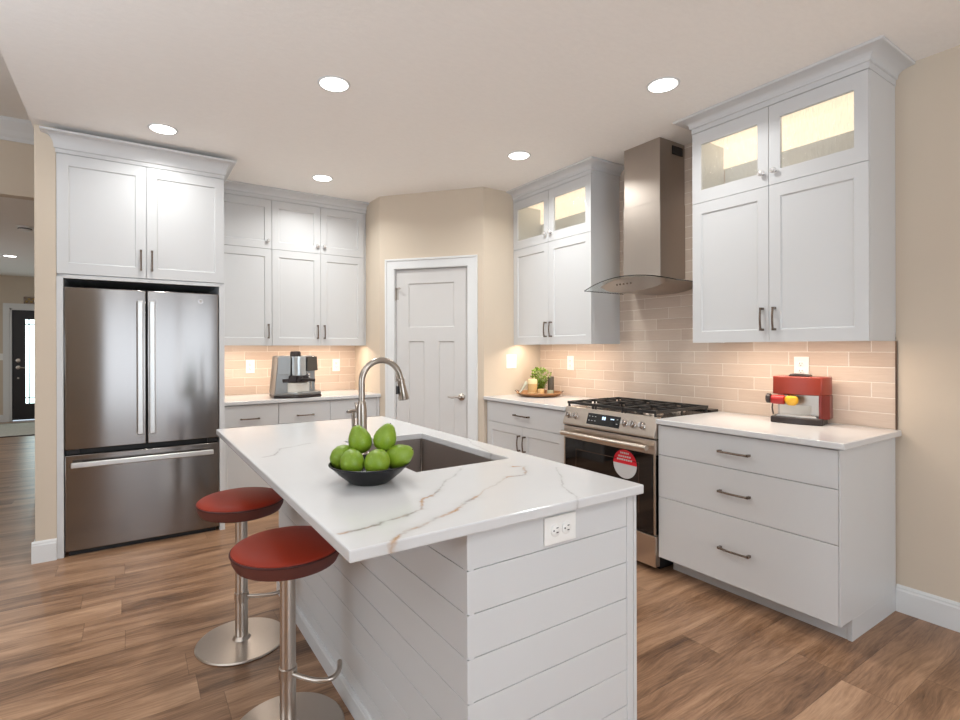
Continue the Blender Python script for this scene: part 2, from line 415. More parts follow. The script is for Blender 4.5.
def dup(root, loc, rotz, label):
    r = root.copy(); COL.objects.link(r); r.location = loc; r.rotation_euler = (0, 0, rotz); r['label'] = label
    for ch in list(root.children):
        c = ch.copy(); COL.objects.link(c); c.parent = r
        for g in list(ch.children):
            d = g.copy(); COL.objects.link(d); d.parent = c
    return r
def arc(c, r, a0, a1, n, f): return [f(c, r, a0+(a1-a0)*i/n) for i in range(n+1)]

# ------------------------------------------------------------------ the room
XR, YB, YW = 3.274, 5.05, 3.67            # range wall, fridge wall, pantry return
struct(MB().box(-4.6, XR+0.12, -3.3, 12.62, -0.1, 0).build('floor', 'floor'))
struct(MB().box(-0.505, XR+0.12, -3.3, 5.17, CEIL, 3.42).build('ceiling', 'ceiling'))
struct(MB().box(-4.6, -0.505, -3.3, 5.9, 3.33, 3.42).build('ceiling_great_room', 'ceiling'))
struct(MB().box(-3.4, 1.2, 6.02, 12.62, 2.70, 2.80).build('ceiling_foyer', 'ceiling'))
struct(MB().box(XR, XR+0.12, -3.3, 5.17, 0, CEIL).build('wall_right', 'wall'))
struct(MB().box(-0.385, XR, YB, YB+0.12, 0, CEIL).build('wall_back', 'wall'))
struct(MB().box(-0.494, -0.385, 4.137, 6.02, 0, CEIL).box(-0.494, -0.385, 5.17, 6.02, CEIL, 3.33).build('wall_fridge_side', 'wall', bevel=0.004))
# header wall with the foyer opening
struct(MB().box(-4.6, -0.70, 5.9, 6.02, 2.685, 3.33).box(-4.6, -3.2, 5.9, 6.02, 0, 2.685).box(-0.688, -0.494, 5.9, 6.02, 0, 3.33).box(-0.70, -0.688, 5.9, 6.02, 2.685, 3.33).build('wall_header', 'wall'))
struct(MB().box(-3.4, -1.85, 12.5, 12.62, 0, 2.70).box(-0.87, 1.2, 12.5, 12.62, 0, 2.70).box(-1.85, -0.87, 12.5, 12.62, 2.10, 2.70).build('wall_foyer_far', 'wall'))
struct(MB().box(-3.4, -3.28, 6.02, 12.62, 0, 2.70).build('wall_foyer_left', 'wall'))
struct(MB().box(1.08, 1.2, 6.02, 12.5, 0, 2.70).box(-0.515, 1.2, 6.02, 6.14, 0, 2.7).build('wall_foyer_right', 'wall'))
# great-room wall with an unseen window added for the side fill
wy0, wy1, wz0, wz1 = -0.1, 2.5, 0.65, 2.35
struct(MB().box(-4.6, -4.48, -3.3, wy0, 0, 3.33).box(-4.6, -4.48, wy1, 5.9, 0, 3.33).box(-4.6, -4.48, wy0, wy1, 0, wz0).box(-4.6, -4.48, wy0, wy1, wz1, 3.33).build('wall_left', 'wall'))
struct(MB().box(-4.58, -4.46, wy0-0.08, wy0, wz0-0.08, wz1+0.08).box(-4.58, -4.46, wy1, wy1+0.08, wz0-0.08, wz1+0.08).box(-4.58, -4.44, wy0, wy1, wz0-0.08, wz0).box(-4.58, -4.46, wy0, wy1, wz1, wz1+0.08).box(-4.56, -4.5, (wy0+wy1)/2-0.03, (wy0+wy1)/2+0.03, wz0, wz1).build('window_1', 'trim'))
# rear wall with a wide glazed opening
rx0, rx1, rz1 = -0.42, 1.92, 2.32
struct(MB().box(-4.6, rx0, -3.3, -3.18, 0, 3.33).box(rx1, XR, -3.3, -3.18, 0, CEIL).box(rx0, rx1, -3.3, -3.18, rz1, CEIL).build('wall_rear', 'wall'))
struct(MB().box(rx0-0.09, rx0, -3.28, -3.16, 0, rz1+0.09).box(rx1, rx1+0.09, -3.28, -3.16, 0, rz1+0.09).box(rx0, rx1, -3.28, -3.16, rz1, rz1+0.09).box((rx0+rx1)/2-0.05, (rx0+rx1)/2+0.05, -3.26, -3.14, 0, rz1).box(rx0, rx1, -3.28, -3.16, 0, 0.14).build('window_2', 'trim'))

# angled pantry walls; the diagonal one holds the door
PA, PB = Vector((1.965, 4.42, 0)), Vector((2.614, YW, 0))
pe = (PB-PA); PLEN = pe.length; pe.normalize()
PROT = math.atan2(pe.y, pe.x)
PM = Matrix.Translation(PA) @ Matrix.Rotation(PROT, 4, 'Z')        # local x along the wall, local -y into the kitchen? (see below)
DL, DR, DT = 0.155, 0.845, 2.056
# local +y points away from the kitchen (behind the wall)
struct(MB().box(0, DL, 0, 0.11, 0, CEIL).box(DR, PLEN, 0, 0.11, 0, CEIL).box(DL, DR, 0, 0.11, DT, CEIL).build('wall_pantry', 'wall', matrix=PM))
struct(MB().box(1.965, 2.075, 4.42, YB, 0, CEIL).build('wall_pantry_left', 'wall'))
struct(MB().box(2.614, XR, YW, YW+0.11, 0, CEIL).build('wall_pantry_right', 'wall'))
# door casing
cw = 0.088
t1 = struct(MB().box(DL-cw, DL-0.004, -0.018, 0.0, 0, DT+0.004).box(DR+0.004, DR+cw, -0.018, 0.0, 0, DT+0.004).box(DL-cw, DR+cw, -0.018, 0.0, DT+0.004, DT+cw)
    .box(DL-cw-0.006, DL-cw+0.012, -0.026, 0, 0, DT+cw).box(DR+cw-0.012, DR+cw+0.006, -0.026, 0, 0, DT+cw).box(DL-cw-0.006, DR+cw+0.006, -0.026, 0, DT+cw-0.012, DT+cw+0.006)
    .box(DL-0.004, DL+0.001, -0.012, 0.10, 0, DT).box(DR-0.001, DR+0.004, -0.012, 0.10, 0, DT).box(DL, DR, -0.012, 0.10, DT-0.001, DT+0.004).build('trim_pantry_door', 'trim', matrix=PM, bevel=0.003))
def panel_door(mb, x0, x1, z0, z1, y0, y1, panels, depth=0.009):
    xs = sorted(set([x0, x1]+[p[0] for p in panels]+[p[1] for p in panels])); zs = sorted(set([z0, z1]+[p[2] for p in panels]+[p[3] for p in panels]))
    # slab with recessed panels: front face grid, recesses sunk by depth
    def inp(xc, zc): return any(p[0] < xc < p[1] and p[2] < zc < p[3] for p in panels)
    for i in range(len(xs)-1):
        for j in range(len(zs)-1):
            if not inp((xs[i]+xs[i+1])/2, (zs[j]+zs[j+1])/2):
                v = [mb.bm.verts.new(p) for p in ((xs[i], y0, zs[j]), (xs[i+1], y0, zs[j]), (xs[i+1], y0, zs[j+1]), (xs[i], y0, zs[j+1]))]; mb.face(v)
    for a, b, c, d in panels:
        s = 0.006; yo, yi = y0, y0+depth
        o = [(a, yo, c), (b, yo, c), (b, yo, d), (a, yo, d)]; n = [(a+s, yi, c+s), (b-s, yi, c+s), (b-s, yi, d-s), (a+s, yi, d-s)]
        O = [mb.bm.verts.new(p) for p in o]; N = [mb.bm.verts.new(p) for p in n]
        for k in range(4): mb.face([O[k], O[(k+1) % 4], N[(k+1) % 4], N[k]])
        mb.face(N)
    for q in (((x0, y0, z0), (x0, y0, z1), (x0, y1, z1), (x0, y1, z0)), ((x1, y0, z0), (x1, y1, z0), (x1, y1, z1), (x1, y0, z1)), ((x0, y0, z0), (x0, y1, z0), (x1, y1, z0), (x1, y0, z0)), ((x0, y0, z1), (x1, y0, z1), (x1, y1, z1), (x0, y1, z1)), ((x0, y1, z0), (x0, y1, z1), (x1, y1, z1), (x1, y1, z0))):
        mb.face([mb.bm.verts.new(p) for p in q])
    return mb
dm = panel_door(MB(), DL+0.004, DR-0.004, 0.012, DT-0.005, 0.012, 0.047, [(0.282, 0.718, 1.525, 1.925), (0.282, 0.433, 0.24, 1.398), (0.572, 0.718, 0.24, 1.398)])
door = struct(dm.build('door_1', 'door')); door.matrix_world = PM
MB().lathe([(0, 0), (0.032, 0), (0.032, -0.008), (0.024, -0.016), (0.013, -0.02), (0.012, -0.05), (0, -0.052)], (0.785, 0.012, 0.90), 24, 'y').tube([(0.785, -0.035, 0.90), (0.75, -0.038, 0.903), (0.71, -0.037, 0.897), (0.672, -0.034, 0.903)], [0.010, 0.0095, 0.008, 0.006], 10).build('door_handle', 'nickel', door, smooth=True)
for hz in (1.83, 1.08, 0.25):
    MB().tube([(DL+0.002, 0.004, hz-0.055), (DL+0.002, 0.004, hz+0.055)], 0.0075, 10).box(DL-0.002, DL+0.03, 0.0105, 0.013, hz-0.05, hz+0.05).build('hinge', 'nickel', door, smooth=True)
MB().tube([(DL+0.004, -0.004, 1.885), (DL+0.05, -0.02, 1.88)], 0.005, 8).lathe([(0, 0), (0.011, 0), (0.011, 0.01), (0, 0.01)], (DL+0.052, -0.03, 1.88), 12, 'y').build('door_stop', 'nickel', door, smooth=True)

# backsplash tile (thin real slabs on the walls)
bs = struct(MB().box(XR-0.009, XR, 1.0, YW-0.001, 0.914, 1.40).box(XR-0.009, XR, 1.88, 2.76, 1.40, CEIL-0.001).build('wall_tile_range', 'tile_y'))
struct(MB().box(0.60, 1.964, YB-0.009, YB, 0.914, 1.40).build('wall_tile_back', 'tile_x'))
struct(MB().box(XR-0.012, XR, 0.994, 1.0, 0.914, 1.362).build('trim_tile_edge', 'metaledge'))
# baseboards
bp = [(0, 0), (0.016, 0), (0.016, 0.108), (0.012, 0.116), (0.012, 0.124), (0.005, 0.134), (0, 0.134)]
struct(MB().prism([(XR-a, z) for a, z in bp], -3.18, 0.999, 'y').build('baseboard_right', 'trim'))
struct(MB().prism([(4.137-a, z) for a, z in bp], -0.510, -0.386, 'x').prism([(-0.494-a, z) for a, z in bp], 4.137, 5.884, 'y').build('baseboard_fridge_side', 'trim'))
struct(MB().prism([(5.9-a, z) for a, z in bp], -0.704, -0.511, 'x').prism([(-0.688-a, z) for a, z in bp], 5.9, 6.02, 'y').build('baseboard_header', 'trim'))
struct(MB().prism([(12.5-a, z) for a, z in bp], -3.28, -1.94, 'x').build('baseboard_foyer', 'trim'))
struct(MB().prism([(-0.0-a, z) for a, z in bp], 0, DL-cw-0.006, 'x').prism([(-0.0-a, z) for a, z in bp], DR+cw+0.006, PLEN-0.02, 'x').build('baseboard_pantry', 'trim', matrix=PM))
# crown of the great room on the header wall
crown = [(0, 3.155), (0.012, 3.155), (0.014, 3.18), (0.03, 3.2), (0.05, 3.235), (0.085, 3.285), (0.095, 3.30), (0.095, 3.33), (0, 3.33)]
struct(MB().prism([(5.9-a, z) for a, z in crown], -4.48, -0.506, 'x').build('trim_header_crown', 'trim'))
# front door in the foyer
fx0, fx1 = -1.85, -0.87
struct(MB().box(fx0-0.09, fx0, 12.48, 12.5, 0, 2.19).box(fx1, fx1+0.09, 12.48, 12.5, 0, 2.19).box(fx0, fx1, 12.48, 12.5, 2.10, 2.19).box(fx0, fx0+0.03, 12.5, 12.6, 0, 2.1).box(fx1-0.03, fx1, 12.5, 12.6, 0, 2.1).box(fx0, fx1, 12.5, 12.6, 2.07, 2.1).build('trim_front_door', 'trim'))
d0, d1 = fx0+0.032, fx1-0.032
fd = struct(MB().box(d0, d0+0.19, 12.53, 12.575, 0.02, 2.068).box(d1-0.19, d1, 12.53, 12.575, 0.02, 2.068).box(d0+0.19, d1-0.19, 12.53, 12.575, 0.02, 0.32).box(d0+0.19, d1-0.19, 12.53, 12.575, 1.90, 2.068).box(d0+0.19, d1-0.19, 12.527, 12.58, 1.80, 1.815).box(d0+0.19, d1-0.19, 12.527, 12.58, 0.42, 0.435).box(d0+0.235, d0+0.25, 12.527, 12.58, 0.32, 1.9).build('door_2', 'fdoor'))
MB().box(d0+0.19, d1-0.19, 12.548, 12.556, 0.32, 1.90).build('door_glass', 'artglass', fd)
for z in (1.13, 1.0, 0.80):
    mb = MB().lathe([(0, 0), (0.034 if z > 0.9 else 0.016, 0), (0.034 if z > 0.9 else 0.016, -0.012), (0, -0.02)], (d0+0.085, 12.53, z), 20, 'y')
    if z == 1.0: mb.tube([(d0+0.085, 12.50, z), (d0+0.20, 12.495, z-0.01)], 0.010, 8)
    mb.build('door_handle' if z == 1.0 else 'deadbolt', 'nickel', fd, smooth=True)

# ------------------------------------------------------------------ ceiling fixtures
def ceiling_lamp(x, y, label, z=CEIL, group='recessed kitchen ceiling lamps', w=LAMP_W):
    t = thing('recessed_lamp', label, 'ceiling light', (x, y, z), 0, group)
    MB().lathe([(0.073, -0.004), (0.078, -0.006), (0.084, -0.004), (0.086, 0.0), (0.073, 0.0)], seg=40).build('trim_ring', 'trim', t, smooth=True)
    MB().lathe([(0, -0.003), (0.0728, -0.003), (0.0728, 0.0), (0, 0.0)], seg=40).build('lens', 'bulb', t, smooth=True)
    if w: area('lamp_light', (x, y, z-0.012), 0.13, 0.13, w, WARM, shape='DISK', spread=150)
    return t
for (x, y), f_, l in zip(LAMPS, [1.3, 0.85, 0.6, 1.4, 1.3], ['round recessed ceiling lamp above the fruit bowl side of the island', 'round recessed ceiling lamp closest to the right glass-topped wall cabinet', 'round recessed ceiling lamp in front of the refrigerator cabinet', 'round recessed ceiling lamp between the range hood and pantry door', 'small-looking recessed ceiling lamp above the silver coffee machine counter']):
    ceiling_lamp(x, y, l, w=LAMP_W*f_)
ceiling_lamp(-1.452, 9.868, 'recessed lamp in the foyer ceiling beyond the opening', 2.70, 'foyer lamps', 0)
t = thing('smoke_detector', 'round white smoke detector on the foyer ceiling', 'smoke detector', (-0.968, 7.446, 2.70))
MB().lathe([(0, -0.045), (0.045, -0.045), (0.058, -0.035), (0.062, -0.012), (0.075, -0.010), (0.075, 0), (0, 0)], seg=32).build('housing', 'plate', t, smooth=True)
MB().lathe([(0.0605, -0.03), (0.0625, -0.03), (0.0625, -0.018), (0.0605, -0.018)], seg=32).build('vent_band', 'slot', t)

# ------------------------------------------------------------------ cabinet kit (local: x along the front, y=0 carcass front, y+ to the wall)
def shaker(x0, x1, z0, z1, stile=0.057, rail=0.066, th=0.02):
    return panel_door(MB(), x0, x1, z0, z1, -th, 0.0, [(x0+stile, x1-stile, z0+rail, z1-rail)], 0.008)
def pull_mesh(c, L, vertical, parent, th=0.02):
    """bow pull with square feet"""
    x, z = c; mb = MB(); h = L/2
    y0 = -th
    def pt(s, y): return (x, y, z+s) if vertical else (x+s, y, z)
    for sgn in (-1, 1):
        a = pt(sgn*h, y0); 
        if vertical: mb.box(x-0.006, x+0.006, y0-0.028, y0, a[2]-0.006, a[2]+0.006)
        else: mb.box(a[0]-0.006, a[0]+0.006, y0-0.028, y0, z-0.006, z+0.006)
    pts = [pt(-h+2*h*i/12, y0-0.026-0.006*math.sin(PI*i/12)) for i in range(13)]
    mb.tube(pts, [0.0068 if i in (0, 12) else 0.0056 for i in range(13)], 8)
    return mb.build('pull', 'pull', parent, smooth=True)
def knob_mesh(c, parent, th=0.02):
    x, z = c
    k = MB().lathe([(0, -0.004), (0.009, -0.004), (0.006, -0.012), (0.010, -0.017), (0.0155, -0.025), (0.0155, -0.031), (0.010, -0.037), (0, -0.039)], (x, -th+0.004, z), 16, 'y').build('knob', 'crystal', parent, smooth=True)
    return k
def crown_mesh(w, d, prof, left, right, fo, dl=None):
    dl = d if dl is None else dl
    mb = MB(); rows = []
    for o, z in prof:
        pts = []
        pts += [(-o, dl, z), (-o, -fo-o, z)] if left else [(0, -fo-o, z)]
        pts += [(w+o, -fo-o, z), (w+o, d, z)] if right else [(w, -fo-o, z)]
        rows.append([mb.bm.verts.new(p) for p in pts])
    for a, b in zip(rows[:-1], rows[1:]):
        for i in range(len(a)-1): mb.face([a[i], a[i+1], b[i+1], b[i]])
    # top lid and open ends closed with the back edge
    top = rows[-1]; bot = rows[0]
    bl = [mb.bm.verts.new((0, dl, r[0].co.z)) for r in (rows[0], rows[-1])]; br = [mb.bm.verts.new((w, d, r[0].co.z)) for r in (rows[0], rows[-1])]
    mb.face(list(top)+([br[1], bl[1]] if not (left and right) else []))
    col = [r[0] for r in rows]; mb.face(col+[bl[1], bl[0]])
    col = [r[-1] for r in rows]; mb.face(list(reversed(col))+[br[0], br[1]])
    return mb
def crown_prof(z0, z1, out=0.08, frieze=0.03):
    p = [(-0.006, z0), (0.003, z0), (0.003, z0+frieze), (0.010, z0+frieze+0.002), (0.012, z0+frieze+0.010)]
    zb, zt = z0+frieze+0.012, z1-0.014
    for i in range(9):
        a = i/8*PI/2
        p.append((0.012+(out-0.020)*(1-math.cos(a)), zb+(zt-zb)*math.sin(a)))
    p += [(out-0.004, zt), (out, zt+0.004), (out, z1)]
    return p
ZU, ZM, ZT = 1.3626, 2.216, 2.649
def upper_cabinet(label, loc, rot, w, d, doors, glass, crown_l, crown_r, group, light=True, dims=(ZU, ZM, ZT, CEIL-0.001), name='wall_cabinet', side_drop=0.0, filler=0, lightw=1.0):
    zu, zm, zt, zc = dims
    t = thing(name, label, 'cabinet', loc, rot, group)
    g = 0.018
    b = MB().box(0, g, 0, d, zu-side_drop, zt+0.03).box(w-g, w, 0, d, zu-side_drop, zt+0.03).box(g, w-g, d-0.008, d, zu+0.02, zt+0.03)
    b.box(g, w-g, 0, d-0.008, zu+0.02, zu+0.036).box(g, w-g, 0, d-0.008, zm-0.009, zm+0.009).box(g, w-g, 0, d-0.008, zt-0.012, zt+0.03)
    if filler: b.box(w, w+filler, -0.004, 0.02, zu, zt+0.03)
    b.build('carcass', 'cab', t, bevel=0.001)
    gap = 0.0015
    for x0, x1, side in doors:
        dz = shaker(x0+gap, x1-gap, zu, zm-gap).build('door', 'cab', t)
        hx = x1-0.032 if side == 'r' else x0+0.032
        pull_mesh((hx, zu+0.125), 0.115, True, dz)
        if glass:
            st, rl = 0.057, 0.076
            X0, X1, Z0, Z1 = x0+gap, x1-gap, zm+gap, zt
            fr = MB().box(X0, X0+st, -0.02, 0, Z0, Z1).box(X1-st, X1, -0.02, 0, Z0, Z1).box(X0+st, X1-st, -0.02, 0, Z0, Z0+rl).box(X0+st, X1-st, -0.02, 0, Z1-rl, Z1).build('glass_door', 'cab', t)
            MB().box(X0+st-0.004, X1-st+0.004, -0.011, -0.007, Z0+rl-0.004, Z1-rl+0.004).build('glass_pane', 'rainglass', fr)
            knob_mesh((hx, zm+0.072), fr)
        else:
            fr = shaker(x0+gap, x1-gap, zm+gap, zt).build('door', 'cab', t)
            knob_mesh((hx, zm+0.070), fr)
    crown_mesh(w+(filler if not crown_r else 0), d, crown_prof(zt+0.003, zc), crown_l, crown_r, 0.018).build('crown_molding', 'cab', t, smooth=True)
    if glass:
        MB().box(g+0.004, w-g-0.004, d-0.02, d-0.009, zm+0.275, zt-0.0145).box(g+0.004, w-g-0.004, 0.004, d-0.02, zt-0.022, zt-0.0145).build('interior_glow', 'glowpanel', t)  # glowing sheets added for the lit upper back and top of the interior
    if light:
        MB().box(0.05, w-0.05, 0.016, 0.032, zu+0.012, zu+0.02).build('led_strip', 'strip', t)
        c = math.cos(rot); s = math.sin(rot); lx, ly = w/2, 0.028
        area('under_cabinet_light', (loc[0]+lx*c-ly*s, loc[1]+lx*s+ly*c, zu+0.009), w-0.12, 0.014, lightw, UNDER, (0, 0, rot))
    return t
RX = -PI/2
GW = 'glass-topped wall cabinets on the range wall'
upper_cabinet('white glass-topped double wall cabinet above the red espresso machine', (2.965, 1.905, 0), RX, 0.905, 0.308, [(0, 0.4525, 'r'), (0.4525, 0.905, 'l')], True, True, True, GW, lightw=3.6)
upper_cabinet('white glass-topped double wall cabinet above the plant tray, beside the pantry', (2.965, 3.6685, 0), RX, 0.934, 0.308, [(0, 0.467, 'r'), (0.467, 0.934, 'l')], True, False, True, GW, lightw=3.6)
BW = 'solid-door wall cabinets beside the fridge'
upper_cabinet('narrow white single-door wall cabinet against the fridge surround', (0.598, 4.752, 0), 0, 0.473, 0.297, [(0, 0.473, 'r')], False, False, False, BW, lightw=2.0)
upper_cabinet('white solid two-door wall cabinet between fridge-side cabinet and pantry', (1.072, 4.752, 0), 0, 0.863, 0.297, [(0, 0.4365, 'r'), (0.4365, 0.863, 'l')], False, False, False, BW, filler=0.028, lightw=3.4)

# fridge surround with its two doors
t = thing('fridge_cabinet', 'tall white cabinet surround enclosing the refrigerator', 'cabinet', (-0.385, 4.155, 0))
W, D = 0.982, 0.893
MB().box(0, 0.035, -0.02, D, 0, 1.80).build('side_panel', 'cab', t, bevel=0.001)
MB().box(W-0.035, W, -0.02, D, 0, 1.80).build('side_panel', 'cab', t, bevel=0.001)
MB().box(0, W, 0, D, 1.80, 2.62).box(0.035, W-0.035, -0.018, 0.0, 1.79, 1.812).build('carcass', 'cab', t, bevel=0.001)
for x0, x1, s in ((0.0015, W/2-0.0015, 1), (W/2+0.0015, W-0.0015, 0)):
    dz = shaker(x0, x1, 1.8187, 2.584, 0.06, 0.07).build('door', 'cab', t)
    pull_mesh((x1-0.031 if s else x0+0.031, 1.938), 0.13, True, dz)
crown_mesh(W, 0.478, crown_prof(2.587, 2.712, 0.075, 0.026), True, True, 0.018, -0.019).build('crown_molding', 'cab', t, smooth=True)

# base cabinets
def base_body(mb, w, d, z1=0.884, toe=0.10, left_panel=False, right_panel=False):
    mb.box(0, w, 0, d, toe, z1).box(0, w, 0.09, d, 0, toe)
    if right_panel: mb.box(w-0.018, w, -0.02, d, toe, z1).box(w-0.018, w, 0.075, d, 0, toe)
    return mb
DB = 0.612
t = thing('base_cabinet', 'white three-drawer base cabinet with bare end panel, right of the range', 'cabinet', (2.65, 1.9246, 0), RX, 'base cabinets on the range wall')
w = 0.9246
MB().box(0, w, 0, DB, 0.10, 0.884).box(0.012, w-0.018, 0.105, DB, 0, 0.10).box(w-0.018, w, 0.10, DB, 0, 0.10).box(w-0.006, w, -0.02, 0.0, 0.10, 0.884).build('carcass', 'cab', t, bevel=0.001)
for z0, z1 in ((0.705, 0.876), (0.457, 0.702), (0.100, 0.454)):
    dr = MB().box(0.002, w-0.008, -0.02, 0, z0, z1).build('drawer', 'cab', t, bevel=0.0015)
    pull_mesh((0.457, {0.705: 0.788, 0.457: 0.578, 0.1: 0.281}[z0]), 0.15, False, dr)
t = thing('base_cabinet', 'white base cabinet with one drawer over two doors, left of the range', 'cabinet', (2.65, 3.6485, 0), RX, 'base cabinets on the range wall')
w = 0.958
base_body(MB(), w, DB).build('carcass', 'cab', t, bevel=0.001)
MB().box(-0.02, 0.012, -0.004, 0.02, 0.0, 0.884).build('filler_strip', 'cab', t)
dr = MB().box(0.016, w-0.004, -0.02, 0, 0.707, 0.876).build('drawer', 'cab', t, bevel=0.0015)
pull_mesh((0.478, 0.793), 0.17, False, dr)
for x0, x1, hx in ((0.016, 0.479, 0.448), (0.482, w-0.004, 0.514)):
    dz = shaker(x0, x1, 0.105, 0.704).build('door', 'cab', t)
    pull_mesh((hx, 0.572), 0.115, True, dz)
YF = 4.43
def back_base(label, x0, x1, cols):
    t = thing('base_cabinet', label, 'cabinet', (x0, YF+0.02, 0), 0, 'base cabinets on the fridge wall')
    w = x1-x0
    base_body(MB(), w, YB-YF-0.022).build('carcass', 'cab', t, bevel=0.001)
    for a, b in cols:
        dr = MB().box(a+0.0015, b-0.0015, -0.02, 0, 0.705, 0.876).build('drawer', 'cab', t, bevel=0.0015)
        pull_mesh(((a+b)/2, 0.767), 0.135, False, dr)
        dz = shaker(a+0.0015, b-0.0015, 0.105, 0.702).build('door', 'cab', t)
        pull_mesh((b-0.035, 0.6), 0.115, True, dz)
    return t, w
back_base('narrow white base cabinet with one drawer, against the fridge surround', 0.5985, 1.0535, [(0, 0.455)])
t, w = back_base('wide white base cabinet with two drawers under the silver coffee machine', 1.0545, 1.964, [(0, 0.4405), (0.4405, 0.882)])
MB().box(0.884, 0.909, -0.02, 0, 0.1, 0.884).build('filler_strip', 'cab', t)

# countertops
tag(MB().box(2.604, XR-0.0095, 0.975, 1.9240, 0.8845, 0.914).build('countertop', 'quartz2', bevel=0.004), 'white quartz countertop under the red espresso machine', 'countertop', 'quartz countertops')
tag(MB().box(2.604, XR-0.0095, 2.6868, YW-0.0005, 0.8845, 0.914).build('countertop', 'quartz2', bevel=0.004), 'short white quartz countertop carrying the plant tray', 'countertop', 'quartz countertops')
tag(MB().box(0.5985, 1.9645, 4.40, YB-0.0095, 0.8845, 0.914).build('countertop', 'quartz2', bevel=0.004), 'white quartz countertop under the silver coffee machine', 'countertop', 'quartz countertops')

# ------------------------------------------------------------------ island
IX0, IX1, IY0, IY1 = 0.384, 1.327, 1.0205, 2.947
SX0, SX1, SY0, SY1 = 0.821, 1.219, 1.547, 2.243
BX0, BX1, BY0, BY1 = 0.693, 1.319, 1.045, 2.92
t = thing('kitchen_island', 'white shiplap kitchen island base with outlet end', 'kitchen island', (BX0, BY0, 0))
w, d = BX1-BX0, BY1-BY0
ZC = 0.884
def shiplap(along, a0, a1, f, inward):
    """boards with grooves; f face plane, inward = direction of thickness"""
    mb = MB(); edges = [ZC]; z = 0.7886
    while z > 0.03: edges.append(z); z -= 0.1088
    edges.append(0.0)
    for zt, zb in zip(edges[:-1], edges[1:]):
        lo = zb+0.0011 if zb > 0 else 0; hi = zt-0.0011 if zt < ZC else ZC
        if along == 'x': mb.box(a0, a1, min(f, f+inward*0.012), max(f, f+inward*0.012), lo, hi)
        else: mb.box(min(f, f+inward*0.012), max(f, f+inward*0.012), a0, a1, lo, hi)
    if along == 'x': mb.box(a0, a1, min(f+inward*0.006, f+inward*0.02), max(f+inward*0.006, f+inward*0.02), 0, ZC)
    else: mb.box(min(f+inward*0.006, f+inward*0.02), max(f+inward*0.006, f+inward*0.02), a0, a1, 0, ZC)
    return mb
shiplap('x', 0.0005, 0.582, 0.0, 1).build('shiplap_end', 'cab', t, bevel=0.0012)
shiplap('y', 0.0005, d, 0.0, 1).build('shiplap_side', 'cab', t, bevel=0.0012)
MB().box(0.582, 0.610, -0.002, 0.02, 0, ZC).build('corner_board', 'cab', t, bevel=0.001)
MB().box(0.612, w, -0.002, 0.02, 0.0, ZC).box(w-0.02, w, 0.02, d, 0.1, ZC).box(w-0.09, w-0.07, 0.02, d, 0, 0.1).build('cabinet_side', 'cab', t, bevel=0.001)
MB().box(0.02, w-0.02, d-0.02, d, 0, ZC).build('far_panel', 'cab', t, bevel=0.001)
MB().prism([(-a*0.8, z*0.6) for a, z in bp], 0.0, d, 'y').build('base_molding', 'cab', t)
# counter with the sink cut-out
mb = MB(); xs = [IX0, SX0, SX1, IX1]; ys = [IY0, SY0, SY1, IY1]; zt, zb = 0.914, 0.886
vt = [[mb.bm.verts.new((x, y, zt)) for y in ys] for x in xs]; vb = [[mb.bm.verts.new((x, y, zb)) for y in ys] for x in xs]
for i in range(3):
    for j in range(3):
        if (i, j) == (1, 1): continue
        mb.face([vt[i][j], vt[i+1][j], vt[i+1][j+1], vt[i][j+1]]); mb.face([vb[i][j], vb[i][j+1], vb[i+1][j+1], vb[i+1][j]])
for i in range(3):
    mb.face([vt[i][0], vb[i][0], vb[i+1][0], vt[i+1][0]]); mb.face([vt[i][3], vt[i+1][3], vb[i+1][3], vb[i][3]])
    mb.face([vt[0][i], vt[0][i+1], vb[0][i+1], vb[0][i]]); mb.face([vt[3][i], vb[3][i], vb[3][i+1], vt[3][i+1]])
mb.face([vt[1][1], vt[2][1], vb[2][1], vb[1][1]]); mb.face([vt[1][2], vb[1][2], vb[2][2], vt[2][2]]); mb.face([vt[1][1], vb[1][1], vb[1][2], vt[1][2]]); mb.face([vt[2][1], vt[2][2], vb[2][2], vb[2][1]])
tag(mb.build('island_countertop', 'quartz', bevel=0.004), 'large white quartz island top with gold-grey veins and sink cut-out', 'countertop')
# sink
t = thing('undermount_sink', 'rectangular stainless undermount sink in the island', 'sink', (SX0, SY0, 0.66))
w, d, h = SX1-SX0, SY1-SY0, 0.2255
mb = MB(); th = 0.006
mb.box(-th, w+th, -th, 0, 0, h).box(-th, w+th, d, d+th, 0, h).box(-th, 0, 0, d, 0, h).box(w, w+th, 0, d, 0, h).box(-th, w+th, -th, d+th, -th, 0)
mb.build('basin', 'sink', t)
MB().lathe([(0, 0.004), (0.035, 0.004), (0.045, 0.002), (0.047, 0), (0, 0)], (w*0.5, d*0.5, 0), 28).build('drain', 'chrome', t, smooth=True)
# chrome rods in the sink corners put in the bright corner highlight
for cx, cy in ((w-0.006, d-0.006), (0.006, d-0.006), (w-0.006, 0.006), (0.006, 0.006)):
    MB().tube([(cx, cy, 0.002), (cx, cy, h-0.001)], 0.0055, 8).build('corner_highlight', 'chrome', t, smooth=True)
